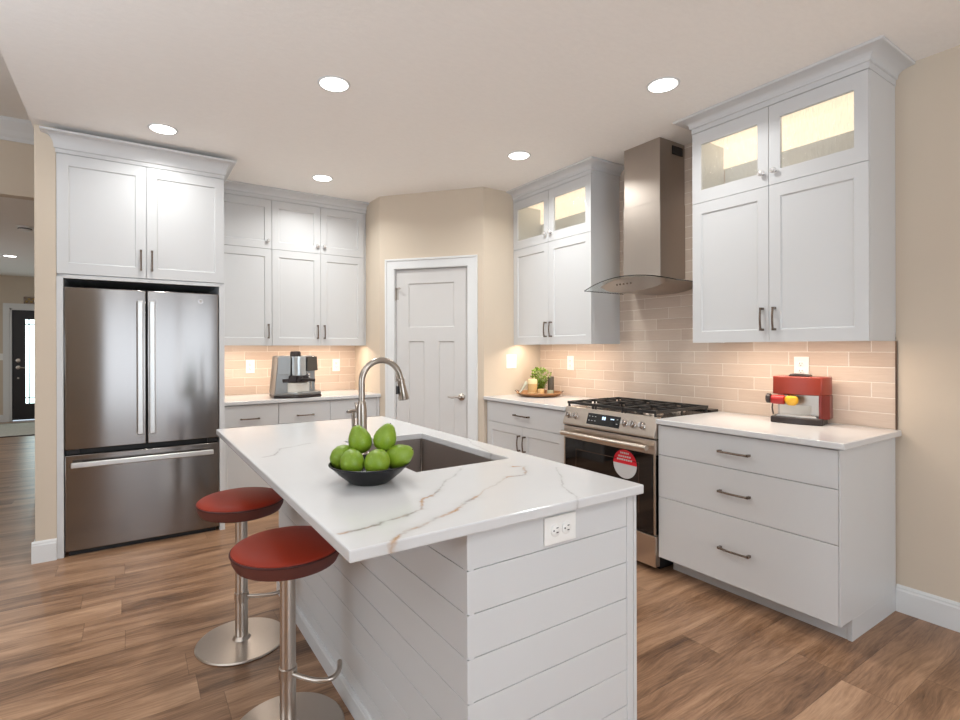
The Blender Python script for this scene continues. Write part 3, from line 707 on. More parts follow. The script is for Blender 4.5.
# faucet
FX, FY = 0.7655, 1.895
t = thing('kitchen_faucet', 'brushed nickel gooseneck pull-down faucet beside the sink', 'faucet', (FX, FY, 0.914))
MB().lathe([(0, 0), (0.027, 0), (0.027, 0.005), (0.0215, 0.012), (0.020, 0.10), (0.0185, 0.185), (0.0165, 0.20), (0.0165, 0.208), (0.0125, 0.214), (0, 0.214)], seg=28).build('body', 'nickel', t, smooth=True)
pts = [(0, 0, 0.205), (0, 0, 0.24), (0, 0, 0.275)]
cx, rr, cz = 0.083, 0.083, 0.289
for i in range(0, 17):
    a = PI-(PI*0.93)*i/16
    pts.append((cx+rr*math.cos(a), 0, cz+rr*math.sin(a)))
end = Vector(pts[-1]); dirn = (Vector(pts[-1])-Vector(pts[-2])).normalized()
pts.append(tuple(end+dirn*0.012))
MB().tube(pts, 0.0125, 16).build('spout', 'nickel', t, smooth=True)
e0 = end+dirn*0.012; dn = Vector((0.16, 0, -1)).normalized()
head = MB().tube([e0, e0+dn*0.006, e0+dn*0.012, e0+dn*0.045, e0+dn*0.082, e0+dn*0.087], [0.0135, 0.0155, 0.0145, 0.0175, 0.0225, 0.0205], 20).build('spray_head', 'nickel', t, smooth=True)
MB().tube([e0+Vector((-0.016, -0.003, -0.03)), e0+Vector((-0.0165, -0.003, -0.062))], [0.0055, 0.0065], 10).build('spray_button', 'black', head, smooth=True)
MB().tube([(-0.0, 0.012, 0.16), (0.0, 0.04, 0.165), (0.004, 0.075, 0.20)], [0.008, 0.007, 0.005], 10).build('lever_handle', 'nickel', t, smooth=True)
t = thing('soap_dispenser', 'slim brushed nickel soap dispenser behind the pears', 'soap dispenser', (0.772, 2.003, 0.914))
MB().lathe([(0, 0), (0.022, 0), (0.022, 0.004), (0.012, 0.010), (0.0085, 0.03), (0.0065, 0.10), (0.0085, 0.150), (0, 0.151)], seg=20).build('stem', 'nickel', t, smooth=True)
MB().tube([(-0.022, 0, 0.162), (0.0, 0, 0.164), (0.028, 0, 0.164), (0.034, 0, 0.158)], [0.007, 0.0075, 0.005, 0.004], 10).tube([(0, 0, 0.146), (0, 0, 0.164)], 0.006, 10).build('nozzle', 'nickel', t, smooth=True)
# outlet on the island end and wall plates
def outlet(label, loc, rotz, kind, group=None, horizontal=False, hgt=0.124, wid=0.078, cat='outlet'):
    t = thing('wall_outlet' if kind == 'outlet' else 'light_switch', label, 'outlet' if kind == 'outlet' else 'switch', loc, rotz, group)
    Wd, Hh = (hgt, wid) if horizontal else (wid, hgt)
    MB().box(-Wd/2, Wd/2, -0.006, 0, -Hh/2, Hh/2).build('cover_plate', 'plate', t, bevel=0.0025)
    if kind == 'outlet':
        for s in (-1, 1):
            cx, cz = (s*0.0205, 0) if horizontal else (0, s*0.0205)
            f = MB().lathe([(0, -0.0035), (0.0155, -0.0035), (0.017, -0.0025), (0.017, 0), (0, 0)], (cx, -0.006, cz), 24, 'y').build('receptacle', 'plate', t, smooth=True)
            mb = MB()
            for q in (-1, 1):
                if horizontal: mb.box(cx+0.001, cx+0.0085, -0.0102, -0.0092, cz+q*0.0062-0.0012, cz+q*0.0062+0.0012)
                else: mb.box(cx+q*0.0062-0.0012, cx+q*0.0062+0.0012, -0.0102, -0.0092, cz-0.001, cz+0.0075)
            if horizontal: mb.lathe([(0, -0.0102), (0.0024, -0.0102), (0.0024, -0.0092), (0, -0.0092)], (cx-0.008, 0, cz), 12, 'y')
            else: mb.lathe([(0, -0.0102), (0.0024, -0.0102), (0.0024, -0.0092), (0, -0.0092)], (cx, 0, cz-0.008), 12, 'y')
            mb.build('slots', 'slot', f)
    else:
        n = 1 if wid < 0.1 else 2
        for i in range(n):
            cx = (i-(n-1)/2)*0.046
            MB().box(cx-0.0165, cx+0.0165, -0.009, -0.006, -0.033, 0.033).build('rocker', 'plate', t, bevel=0.0015)
    return t
outlet('white outlet lying sideways in the island shiplap end', (0.997, BY0-0.0003, 0.837), 0, 'outlet', horizontal=True, hgt=0.117, wid=0.076)
outlet('white wall outlet on tile left of the silver coffee machine', (0.945, YB-0.0092, 1.17), 0, 'outlet', 'outlets in the backsplash')
outlet('white wall outlet on tile right of the silver coffee machine', (1.762, YB-0.0092, 1.168), 0, 'outlet', 'outlets in the backsplash')
outlet('white wall outlet on tile just above the red espresso machine', (XR-0.0092, 1.431, 1.216), RX, 'outlet', 'outlets in the backsplash')
outlet('white wall outlet on tile between plant and range', (XR-0.0092, 3.272, 1.20), RX, 'outlet', 'outlets in the backsplash')
outlet('white double switch plate on the painted pantry wall left of plant', (2.915, YW-0.0003, 1.212), 0, 'switch', wid=0.116)
outlet('white switch plate in the foyer left of the front door', (-1.965, 12.4998, 1.20), 0, 'switch', wid=0.078)

# ------------------------------------------------------------------ refrigerator
t = thing('refrigerator', 'stainless french-door refrigerator with bottom freezer drawer', 'refrigerator', (-0.347, 4.13, 0))
W = 0.905
MB().box(0.004, W-0.004, 0.06, 0.86, 0.02, 1.74).box(0.004, W-0.004, 0.045, 0.06, 0.655, 0.69).box(0.02, W-0.02, 0.03, 0.08, 0.0, 0.03).box(W-0.075, W-0.012, 0.012, 0.055, 0.657, 0.682).box(0.012, 0.075, 0.012, 0.055, 0.657, 0.682).build('body', 'blackgap', t)
def fridge_panel(x0, x1, z0, z1, name):
    mb = MB(); n = 10; prof = []
    for i in range(n+1):
        u = i/n*2-1
        prof.append(((x0+x1)/2+(x1-x0)/2*u, 0.004*u*u))
    prof = prof+[(x1, 0.058), (x0, 0.058)]
    return mb.prism(prof, z0, z1, 'z').build(name, 'fridge', t, bevel=0.005, smooth=True)
d_l = fridge_panel(0.001, W/2-0.004, 0.686, 1.735, 'door')
d_r = fridge_panel(W/2+0.004, W-0.001, 0.686, 1.735, 'door')
dr = fridge_panel(0.001, W-0.001, 0.032, 0.650, 'freezer_drawer')
def bar(parent, a, b, wv):
    mb = MB()
    if abs(a[0]-b[0]) < 1e-4:
        mb.box(a[0]-wv/2, a[0]+wv/2, -0.058, -0.038, a[1], b[1])
        for z in (a[1]+0.03, b[1]-0.03): mb.box(a[0]-0.009, a[0]+0.009, -0.045, 0.004, z-0.02, z+0.02)
    else:
        mb.box(a[0], b[0], -0.058, -0.038, a[1]-wv/2, a[1]+wv/2)
        for x in (a[0]+0.03, b[0]-0.03): mb.box(x-0.02, x+0.02, -0.045, 0.004, a[1]-0.009, a[1]+0.009)
    return mb.build('handle', 'handle', parent, bevel=0.006, seg=3)
bar(d_l, (0.414, 0.758), (0.414, 1.66), 0.036)
bar(d_r, (0.484, 0.758), (0.484, 1.66), 0.036)
bar(dr, (0.037, 0.592), (0.862, 0.592), 0.036)
mb = MB().lathe([(0.0125, -0.0018), (0.0155, -0.0018), (0.0155, 0.002), (0.0125, 0.002)], (0.786, 0.0012, 1.676), 28, 'y').lathe([(0, -0.0006), (0.0125, -0.0006), (0.0125, 0.002), (0, 0.002)], (0.786, 0.0012, 1.676), 28, 'y', 1)
for s in (-1, 1):
    mb.tube([(0.786+s*0.005+0.004*math.cos(a), 0.0004, 1.676+0.0045*math.sin(a)) for a in [2*PI*i/10 for i in range(11)]], 0.0009, 6, 0)
mb.build('round_badge', ['chrome', 'pull'], d_r, smooth=True)

# ------------------------------------------------------------------ range
t = thing('gas_range', 'stainless slide-in gas range with black oven door', 'range', (2.61, 2.683, 0), RX)
W = 0.755
MB().box(0.002, W-0.002, 0.045, 0.64, 0.03, 0.885).box(0.03, W-0.03, 0.08, 0.6, 0, 0.03).box(0.001, W-0.001, 0.04, 0.0455, 0.03, 0.80).build('body', 'blackgap', t)
MB().box(0.0, W, 0.05, 0.652, 0.885, 0.916).box(0.0, W, 0.565, 0.652, 0.916, 0.928).build('cooktop', 'cooktop', t, bevel=0.003)
SL0, SL1 = Vector((-0.012, 0.808)), Vector((0.024, 0.919))
cp = MB().prism([(0.0, 0.792), (-0.012, 0.797), (SL0.x, SL0.y), (SL1.x, SL1.y), (0.055, 0.919), (0.055, 0.792)], 0.0, W, 'x').build('control_panel', 'steel', t, bevel=0.002)
sd = (SL1-SL0).normalized(); sn = Vector((-sd.y, sd.x))      # outward normal in (y,z)
def on_slope(x, z, out=0.0):
    k = (z-SL0.y)/(SL1.y-SL0.y); p = SL0+(SL1-SL0)*k+sn*out
    return Vector((x, p.x, p.y))
def slope_quad(mb, x0, x1, z0, z1, o0, o1, mi=0):
    a = [on_slope(x, z, o1) for x, z in ((x0, z0), (x1, z0), (x1, z1), (x0, z1))]; b = [on_slope(x, z, o0) for x, z in ((x0, z0), (x1, z0), (x1, z1), (x0, z1))]
    A = [mb.bm.verts.new(p) for p in a]; B = [mb.bm.verts.new(p) for p in b]
    mb.face(A, mi); mb.face(list(reversed(B)), mi)
    for k in range(4): mb.face([A[k], B[k], B[(k+1) % 4], A[(k+1) % 4]], mi)
mb = MB(); slope_quad(mb, 0.218, 0.492, 0.822, 0.893, 0.0, 0.002)
dsp = mb.build('display', 'display', cp)
mb = MB()
# the lit readout in the middle of the display and a short lit dash beside it
slope_quad(mb, 0.346, 0.358, 0.860, 0.880, 0.002, 0.0028); slope_quad(mb, 0.362, 0.374, 0.860, 0.880, 0.002, 0.0028)
slope_quad(mb, 0.416, 0.444, 0.868, 0.874, 0.002, 0.0028)
mb.build('lit_readout', 'digit', dsp)
mb = MB()
for x0 in (0.236, 0.262, 0.288, 0.470):
    for z0 in (0.872, 0.845): slope_quad(mb, x0-0.006, x0+0.006, z0, z0+0.003, 0.002, 0.0025)
mb.build('key_marks', 'paper', dsp)
zdir = Vector((0, sn.x, sn.y)); rotq = zdir.to_track_quat('Z', 'Y').to_matrix().to_4x4()
for x in (0.042, 0.112, 0.530, 0.594, 0.662):
    mtx = Matrix.Translation(on_slope(x, 0.861)) @ rotq
    k = MB().lathe([(0, 0), (0.0235, 0), (0.0235, 0.004), (0.019, 0.006), (0.0185, 0.024), (0.0165, 0.027), (0, 0.027)], seg=26).build('knob', 'chrome', cp, smooth=True, matrix=mtx)
    MB().box(-0.0045, 0.0045, -0.0175, 0.0175, 0.027, 0.036).build('knob_grip', 'chrome', k, bevel=0.002, matrix=mtx)
od = MB().box(0.0, W, 0.0, 0.04, 0.225, 0.70).build('oven_door', 'ovenglass', t, bevel=0.003)
MB().box(0.0, W, -0.002, 0.04, 0.70, 0.785).build('door_rail', 'steel', od, bevel=0.003)
MB().box(0.0, 0.012, -0.002, 0.04, 0.225, 0.70).box(W-0.012, W, -0.002, 0.04, 0.225, 0.70).build('edge_trim', 'steel', od)
mb = MB().tube([(0.03, -0.052, 0.742)]+[(0.03+0.70*i/16, -0.052-0.006*math.sin(PI*i/16), 0.742) for i in range(1, 16)]+[(0.73, -0.052, 0.742)], 0.0175, 14)
for x in (0.05, 0.71): mb.box(x-0.012, x+0.012, -0.05, 0.0, 0.733, 0.751)
mb.build('handle', 'steel', od, smooth=True)
# inner window frame line
MB().box(0.115, 0.119, -0.0012, 0.0, 0.33, 0.635).box(W-0.119, W-0.115, -0.0012, 0.0, 0.33, 0.635).box(0.119, W-0.119, -0.0012, 0.0, 0.631, 0.635).build('window_outline', 'pull', od)
# round red and white sticker
SCX, SCZ, SR = 0.533, 0.594, 0.090
mb = MB(); ang = R(3)
def half(mb, a0, a1, r, y, mi):
    pts = [(SCX+r*math.cos(a0+(a1-a0)*i/24), SCZ+0.012+r*math.sin(a0+(a1-a0)*i/24)) for i in range(25)]
    A = [mb.bm.verts.new((x, y, z)) for x, z in pts]; B = [mb.bm.verts.new((x, -0.0001, z)) for x, z in pts]
    mb.face(A, mi); mb.face(list(reversed(B)), mi)
    for i in range(25): mb.face([A[i], A[(i+1) % 25], B[(i+1) % 25], B[i]], mi)
half(mb, 0.0, PI, SR, -0.0012, 0); half(mb, PI, 2*PI, SR, -0.0012, 1)
for k, (zz, ww) in enumerate(((0.068, 0.07), (0.046, 0.10), (0.026, 0.12))):
    n = 5+k
    for i in range(n):
        x0 = SCX-ww/2+ww*i/n; mb.box(x0, x0+ww/n*0.7, -0.0016, -0.0011, SCZ+0.012+zz-0.005, SCZ+0.012+zz+0.005, 1)
mb.build('round_sticker', ['red', 'paper'], od)
MB().box(0.0, W, -0.002, 0.04, 0.035, 0.218).build('bottom_drawer', 'steel', t, bevel=0.003)
# burners and cast-iron grates
for bx, by, r in ((0.14, 0.17, 0.045), (0.14, 0.42, 0.036), (0.378, 0.295, 0.05), (0.615, 0.17, 0.05), (0.615, 0.42, 0.038)):
    b = MB().lathe([(0, 0.916), (r*1.25, 0.916), (r*1.15, 0.924), (r, 0.926), (0, 0.926)], (bx, by, 0), 24).build('burner', 'nickel', t, smooth=True)
    MB().lathe([(0, 0.926), (r*0.86, 0.926), (r*0.86, 0.934), (r*0.7, 0.937), (0, 0.937)], (bx, by, 0), 24).build('burner_cap', 'iron', b, smooth=True)
for x0, x1 in ((0.012, 0.253), (0.257, 0.498), (0.502, 0.743)):
    mb = MB(); zt, zb, q = 0.956, 0.938, 0.011; y0, y1 = 0.022, 0.56
    mb.box(x0, x1, y0, y0+q, zb, zt).box(x0, x1, y1-q, y1, zb, zt).box(x0, x0+q, y0, y1, zb, zt).box(x1-q, x1, y0, y1, zb, zt)
    xm = (x0+x1)/2
    mb.box(x0, x1, 0.285, 0.285+q, zb, zt)
    for yc in (0.165, 0.42):
        mb.box(x0+q, xm-0.03, yc-q/2, yc+q/2, zb+0.002, zt+0.003).box(xm+0.03, x1-q, yc-q/2, yc+q/2, zb+0.002, zt+0.003)
        mb.box(xm-q/2, xm+q/2, yc+0.03, yc+0.115, zb+0.002, zt+0.003).box(xm-q/2, xm+q/2, yc-0.115, yc-0.03, zb+0.002, zt+0.003)
    for fx in (x0+0.004, x1-0.016):
        for fy in (y0+0.004, y1-0.016, 0.284): mb.box(fx, fx+0.012, fy, fy+0.012, 0.916, zb+0.002)
    mb.build('grate', 'iron', t, bevel=0.002)

# ------------------------------------------------------------------ range hood
HY = 2.317
t = thing('range_hood', 'stainless chimney range hood with curved glass canopy', 'range hood', (XR-0.0095, HY, 1.70))
HX = XR-0.0095
mb = MB().box(2.988-HX, 0, -0.152, 0.152, 0.085, 0.62).box(2.992-HX, 0, -0.148, 0.148, 0.62, CEIL-0.001-1.70)
ch = mb.build('chimney', 'hood', t, bevel=0.002)
mb = MB().box(3.125-HX, 3.237-HX, -0.1535, -0.1475, 0.955, 1.012)
ve = mb.build('vent_grille', 'black', ch)
def zarch(y): return 0.116-0.062*(y/0.38)**2
def xfront(y): return 2.795+0.035*(y/0.38)**2-HX
mb = MB(); n = 32; T = []
for i in range(n+1):
    y = -0.38+0.76*i/n; z = zarch(y); x = xfront(y)
    T.append([mb.bm.verts.new(p) for p in ((x, y, z), (-0.003, y, z), (-0.003, y, z-0.006), (x, y, z-0.006))])
for a, b in zip(T[:-1], T[1:]):
    for k, mi in ((0, 0), (1, 0), (2, 0), (3, 1)): mb.face([a[k], a[(k+1) % 4], b[(k+1) % 4], b[k]], mi)
mb.face(T[0], 1); mb.face(list(reversed(T[-1])), 1)
mb.build('glass_canopy', ['hoodglass', 'glassedge'], t, smooth=True)
mb = MB(); S = []
n = 28
for i in range(n+1):
    y = -0.285+0.57*i/n; u = abs(y)/0.285
    zt_ = zarch(y)-0.008; zb_ = 0.016+0.056*u**3.0; zb_ = min(zb_, zt_-0.003)
    x0 = 2.845-HX+0.05*u**2
    S.append([mb.bm.verts.new(p) for p in ((x0, y, zt_), (-0.002, y, zt_), (-0.002, y, zb_), (x0+0.02, y, zb_))])
for a, b in zip(S[:-1], S[1:]):
    for k in range(4): mb.face([a[k], a[(k+1) % 4], b[(k+1) % 4], b[k]])
mb.face(S[0]); mb.face(list(reversed(S[-1])))
hb = mb.build('hood_body', 'hood', t, smooth=True)
for i in range(5):
    y = 0.10-0.03*i
    MB().lathe([(0, -0.004), (0.006, -0.004), (0.007, 0.006), (0, 0.006)], (2.845-HX+0.05*(abs(y)/0.285)**2+0.008, y, 0.07), 12, 'x').build('control_button', 'pull', hb, smooth=True)

# ------------------------------------------------------------------ bar stools
def make_stool(label, loc, rotz):
    t = thing('bar_stool', label, 'stool', loc, rotz, 'red bar stools at the island')
    seat_z = 0.662
    MB().lathe([(0, 0.0), (0.150, 0.0), (0.170, 0.008), (0.182, 0.030), (0.184, 0.052)], (0, 0, seat_z-0.074), 48).build('seat_side', 'vinyl_side', t, smooth=True)
    pr = [(0.184, 0.0), (0.183, 0.008)]+[(0.18*math.cos(a), 0.008+0.026*math.sin(a)) for a in [i/8*PI/2 for i in range(1, 8)]]+[(0, 0.034)]
    st = MB().lathe(pr, (0, 0, seat_z-0.022), 48).build('seat_cushion', 'vinyl', t, smooth=True)
    MB().tube([(0.1845*math.cos(a), 0.1845*math.sin(a), seat_z-0.021) for a in [2*PI*i/48 for i in range(49)]], 0.004, 8).build('piping', 'piping', st, smooth=True)
    MB().lathe([(0, 0), (0.09, 0), (0.10, 0.008), (0.10, 0.012), (0, 0.012)], (0, 0, seat_z-0.086), 28).build('seat_plate', 'black', t, smooth=True)
    MB().lathe([(0, 0.012), (0.031, 0.012), (0.0275, 0.03), (0.026, seat_z-0.10), (0.024, seat_z-0.07), (0, seat_z-0.07)], seg=28).build('column', 'satin', t, smooth=True)
    MB().lathe([(0, 0), (0.19, 0), (0.193, 0.004), (0.188, 0.009), (0.10, 0.012), (0.04, 0.016), (0.03, 0.03), (0, 0.03)], seg=56).build('base_disc', 'satin', t, smooth=True)
    pts = []
    for i in range(15):
        a = PI*0.95*i/14
        pts.append((0.022+0.155*math.sin(a*0.56), -0.02-0.075*math.sin(a)+0.02*i/14, 0.205+0.02*(i/14)**2))
    MB().tube(pts, 0.0085, 12).lathe([(0.0262, 0.185), (0.031, 0.188), (0.031, 0.224), (0.0262, 0.227)], seg=24).build('footrest', 'satin', t, smooth=True)
    return t
s1 = make_stool('red round bar stool closest to the camera, at the near island corner', (0.466, 1.838, 0), R(-20))
s2 = dup(s1, (0.432, 2.517, 0), R(8), 'red round bar stool farther back, toward the refrigerator')

# ------------------------------------------------------------------ fruit bowl
t = thing('fruit_bowl', 'shallow black bowl full of green pears', 'bowl', (0.64, 1.52, 0.914))
MB().lathe([(0, 0), (0.060, 0), (0.066, 0.004), (0.098, 0.030), (0.124, 0.055), (0.127, 0.058), (0.122, 0.059), (0.094, 0.034), (0.060, 0.010), (0, 0.010)], seg=56).build('dish', 'bowl', t, smooth=True)
MB().tube([(0.1245*math.cos(a), 0.1245*math.sin(a), 0.0578) for a in [2*PI*i/56 for i in range(57)]], 0.0028, 8).build('rim', 'bowl', t, smooth=True)
def pear(label, p, tilt, azi, sc=1.0):
    t = thing('pear', label, 'fruit', p, azi, 'green pears in the black bowl')
    prof = [(0, -0.036), (0.012, -0.0355), (0.026, -0.029), (0.035, -0.014), (0.0375, 0.002), (0.035, 0.017), (0.029, 0.030), (0.022, 0.040), (0.0165, 0.048), (0.010, 0.053), (0, 0.0545)]
    m = Matrix.Rotation(tilt, 4, 'Y') @ Matrix.Scale(sc, 4)
    MB().lathe(prof, seg=28).build('flesh', 'pear', t, smooth=True, matrix=m)
    MB().lathe([(0, 0.050), (0.0022, 0.0525), (0.0018, 0.056), (0, 0.0565)], seg=8).build('pear_stem', 'pearstem', t, smooth=True, matrix=m)
    return t
CR, CF = Vector((math.cos(TH), -math.sin(TH), 0)), Vector((math.sin(TH), math.cos(TH), 0))
def bp_(r, f, z): v = Vector((0.64, 1.52, 0))+CR*r+CF*f; return (v.x, v.y, z)
A0 = -TH
pear('leftmost green pear at the bowl edge', bp_(-0.088, 0.008, 0.988), R(78), A0+R(60), 1.02)
pear('green pear second from the left in the front row of the bowl', bp_(-0.044, -0.054, 0.984), R(62), A0+R(105), 1.0)
pear('green pear in the front middle of the bowl, right of its bottom centre', bp_(0.032, -0.058, 0.985), R(70), A0+R(80), 1.04)
pear('rightmost green pear leaning over the bowl rim by the sink', bp_(0.087, 0.0, 0.989), R(62), A0+R(-12), 1.03)
pear('green pear on top of the pile at left, under the dispenser', bp_(-0.034, 0.024, 1.034), R(-16), A0+R(10), 1.0)
pear('green pear on top of the pile at right, tilted', bp_(0.044, 0.022, 1.041), R(20), A0+R(15), 0.98)

# ------------------------------------------------------------------ coffee machines
t = thing('espresso_machine', 'silver and black coffee machine on the back counter', 'coffee machine', (1.228, 4.50, 0.914), R(-4))
prof = [(-0.185, 0.045), (-0.175, 0.345), (-0.168, 0.352), (-0.02, 0.352), (-0.02, 0.045)]
MB().prism([(-0.20, 0.035), (-0.172, 0.35), (-0.155, 0.358), (-0.07, 0.358), (-0.07, 0.035)], -0.07, 0.20, 'y').prism([(-0.20, 0.035), (-0.172, 0.35), (-0.155, 0.358), (0.165, 0.358), (0.165, 0.035)], 0.06, 0.22, 'y').build('shell', 'msilver', t, bevel=0.006)
MB().box(-0.175, -0.07, -0.078, -0.07, 0.20, 0.345).build('side_panel', 'msilver', t, bevel=0.003)
MB().prism([(-0.06+0.0, -0.06)]+[(-0.06+0.115*i/10, -0.085-0.02*math.sin(PI*i/10)) for i in range(11)]+[(0.055, 0.07), (-0.06, 0.07)], 0.19, 0.352, 'z').build('head', 'mlight', t, bevel=0.004, smooth=True)
MB().prism([(0.07, 0.225), (0.07, 0.35), (0.155, 0.352), (0.162, 0.232)], -0.06, 0.065, 'y').build('water_tank', 'grey', t, bevel=0.004)
MB().lathe([(0, 0.352), (0.045, 0.352), (0.045, 0.385), (0.038, 0.396), (0, 0.398)], (-0.01, 0.03, 0), 24).build('lid_knob', 'mdark', t, smooth=True)
MB().box(-0.085, 0.075, -0.09, 0.07, 0.135, 0.19).box(-0.135, -0.08, -0.095, -0.06, 0.135, 0.165).lathe([(0, -0.02), (0.028, -0.02), (0.028, 0.02), (0, 0.02)], (0.0, -0.09, 0.165), 20, 'z').build('brew_group', 'mdark', t, bevel=0.005)
MB().tube([(-0.01, -0.10, 0.165), (0.06, -0.14, 0.158), (0.115, -0.16, 0.152)], [0.010, 0.011, 0.013], 12).build('portafilter_handle', 'mdark', t, smooth=True)
MB().tube([(0.085, -0.04, 0.19), (0.10, -0.06, 0.15), (0.10, -0.07, 0.07)], [0.007, 0.006, 0.005], 10).lathe([(0, 0), (0.013, 0), (0.013, 0.02), (0, 0.02)], (0.085, -0.05, 0.19), 14).build('steam_wand', 'chrome', t, smooth=True)
MB().prism([(-0.095, -0.085), (0.085, -0.085), (0.085, 0.05), (-0.095, 0.05)], 0.05, 0.13, 'z').build('cup_box', 'mcream', t, bevel=0.006)
tr = [(-0.20, 0.20)]+[(-0.20+0.40*i/16, -0.02-0.085*math.sin(PI*(0.06+0.88*i/16))) for i in range(17)]+[(0.20, 0.20)]
MB().prism(tr, 0.0, 0.022, 'z').build('foot', 'mdark', t, bevel=0.006, smooth=True)
MB().prism([(x*0.99, y*0.98) for x, y in tr], 0.022, 0.05, 'z').build('drip_tray', 'msilver', t, bevel=0.008, smooth=True)

MR = math.atan2(1.257-1.491, 3.106-3.058)
t = thing('espresso_machine', 'red and black espresso machine on the counter right of the range', 'coffee machine', (3.082, 1.374, 0.914), MR)
# local x = left->right seen from the kitchen, local +y towards the wall
MB().prism([(-0.118, -0.0)]+[(-0.118+0.236*i/10, -0.0-0.012*math.sin(PI*i/10)) for i in range(1, 10)]+[(0.112, 0.0), (0.138, 0.045), (0.138, 0.12), (-0.11, 0.12)], 0.158, 0.258, 'z').build('shell', 'mred', t, bevel=0.005, smooth=True)
MB().prism([(0.098, 0.0), (0.114, 0.0), (0.140, 0.045), (0.140, 0.12), (0.098, 0.12)], 0.03, 0.158, 'z').build('side_shell', 'mredd', t, bevel=0.004)
MB().box(-0.11, 0.10, 0.07, 0.12, 0.03, 0.158).build('back_shell', 'nickel', t)
ft = [(-0.125, 0.11)]+[(-0.125+0.245*i/12, -0.012-0.028*math.sin(PI*(0.1+0.8*i/12))) for i in range(13)]+[(0.120, 0.11)]
MB().prism(ft, 0.0, 0.036, 'z').build('drip_tray', 'mdark', t, bevel=0.006, smooth=True)
MB().prism([(-0.10, 0.0), (0.088, 0.0), (0.07, 0.065), (-0.09, 0.065)], 0.036, 0.041, 'z').build('tray_grid', 'plate', t)
MB().prism([(-0.10, 0.066), (0.05, 0.066), (0.05, 0.071), (-0.10, 0.071)], 0.04, 0.095, 'z').build('splash_plate', 'mcream', t)
MB().box(-0.045, 0.055, 0.02, 0.08, 0.258, 0.266).tube([(-0.045, 0.05, 0.264), (-0.02, 0.05, 0.268), (0.055, 0.05, 0.264)], 0.006, 8).build('lid', 'mdark', t, bevel=0.002)
MB().lathe([(0, -0.012), (0.022, -0.012), (0.027, -0.007), (0.027, 0.007), (0.022, 0.012), (0, 0.012)], (-0.132, -0.02, 0.133), 22, 'x').build('knob', 'mdark', t, smooth=True)
MB().lathe([(0, -0.042), (0.020, -0.042), (0.026, -0.02), (0.026, 0.03), (0.018, 0.036), (0, 0.036)], (-0.088, -0.012, 0.128), 20, 'x').build('portafilter', 'redglass', t, smooth=True)
MB().lathe([(0, -0.03), (0.018, -0.028), (0.024, -0.01), (0.024, 0.012), (0, 0.03)], (-0.05, 0.0, 0.133), 20, 'x').build('collar', 'mdark', t, smooth=True)
MB().lathe([(0, -0.030), (0.016, -0.027), (0.026, -0.015), (0.030, 0.002), (0.027, 0.016), (0.018, 0.023), (0, 0.024)], (-0.022, -0.02, 0.128), 26, sx=1.12).build('dial', 'yellow', t, smooth=True)
MB().tube([(-0.115, -0.005, 0.12), (-0.118, -0.012, 0.08), (-0.112, -0.012, 0.045)], 0.004, 8).build('steam_wand', 'mdark', t, smooth=True)

# ------------------------------------------------------------------ tray with plant and candles
TC = Vector((3.02, 3.41, 0.914))
t = thing('serving_tray', 'shallow round wooden tray on the counter left of the range', 'tray', TC, 0)
MB().lathe([(0, 0), (0.135, 0), (0.175, 0.012), (0.205, 0.034), (0.200, 0.037), (0.168, 0.018), (0.13, 0.009), (0, 0.009)], seg=48).build('dish', 'wood', t, smooth=True)
hd = MB()
for a in (PI*0.72, -PI*0.28+0.0):
    c, s = math.cos(a), math.sin(a)
    hd.tube([(0.185*c-0.035*s, 0.185*s+0.035*c, 0.03), (0.205*c-0.03*s, 0.205*s+0.03*c, 0.045), (0.205*c+0.03*s, 0.205*s-0.03*c, 0.045), (0.185*c+0.035*s, 0.185*s-0.035*c, 0.03)], 0.004, 8)
hd.build('handle', 'pull', t, smooth=True)
def tp(r, f, z=0.0095): v = TC+CR*r+CF*f; return (v.x, v.y, TC.z+z)
t = thing('candle_jar', 'cream candle jar with tan label, taller of the two', 'candle', tp(-0.062, -0.03), 0, 'candle jars on the tray')
MB().lathe([(0, 0), (0.038, 0), (0.041, 0.004), (0.041, 0.135), (0.038, 0.140), (0.034, 0.138), (0.034, 0.126), (0, 0.126)], seg=32).build('jar', 'wax', t, smooth=True)
MB().lathe([(0.0415, 0.03), (0.0422, 0.03), (0.0422, 0.10), (0.0415, 0.10)], seg=32).build('paper_label', 'label', t, smooth=True)
t = thing('candle_jar', 'short cream candle jar in front of the plant', 'candle', tp(0.0, -0.098), 0, 'candle jars on the tray')
MB().lathe([(0, 0), (0.026, 0), (0.028, 0.004), (0.028, 0.055), (0.025, 0.06), (0.022, 0.056), (0, 0.056)], seg=28).build('jar', 'label', t, smooth=True)
t = thing('tall_candle', 'dark smoky cylinder candle right of the plant', 'candle', tp(0.108, 0.03))
MB().lathe([(0, 0), (0.026, 0), (0.0275, 0.003), (0.0275, 0.155), (0.0255, 0.158), (0.023, 0.155), (0.023, 0.145), (0, 0.145)], seg=28).build('cylinder', 'grey', t, smooth=True)
MB().tube([(0, 0, 0.145), (0.001, 0, 0.157)], 0.0012, 6).build('wick', 'slot', t)
t = thing('votive_cup', 'small sage votive cup between plant and dark candle', 'candle holder', tp(0.085, -0.065))
MB().lathe([(0, 0), (0.022, 0), (0.028, 0.02), (0.027, 0.045), (0.024, 0.045), (0.024, 0.02), (0, 0.012)], seg=24).build('cup', 'sage', t, smooth=True)
t = thing('linen_napkin', 'pale grey-green folded napkin leaning on the candle jar', 'napkin', tp(-0.150, 0.01))
mb = MB(); G = []
for i in range(9):
    u = i/8
    G.append([mb.bm.verts.new(((-0.030+0.072*u)*CR.x+CF.x*(v/6-0.5)*0.10, (-0.030+0.072*u)*CR.y+CF.y*(v/6-0.5)*0.10, 0.006+0.105*u**1.4+0.006*math.sin(v*1.7+u*4))) for v in range(7)])
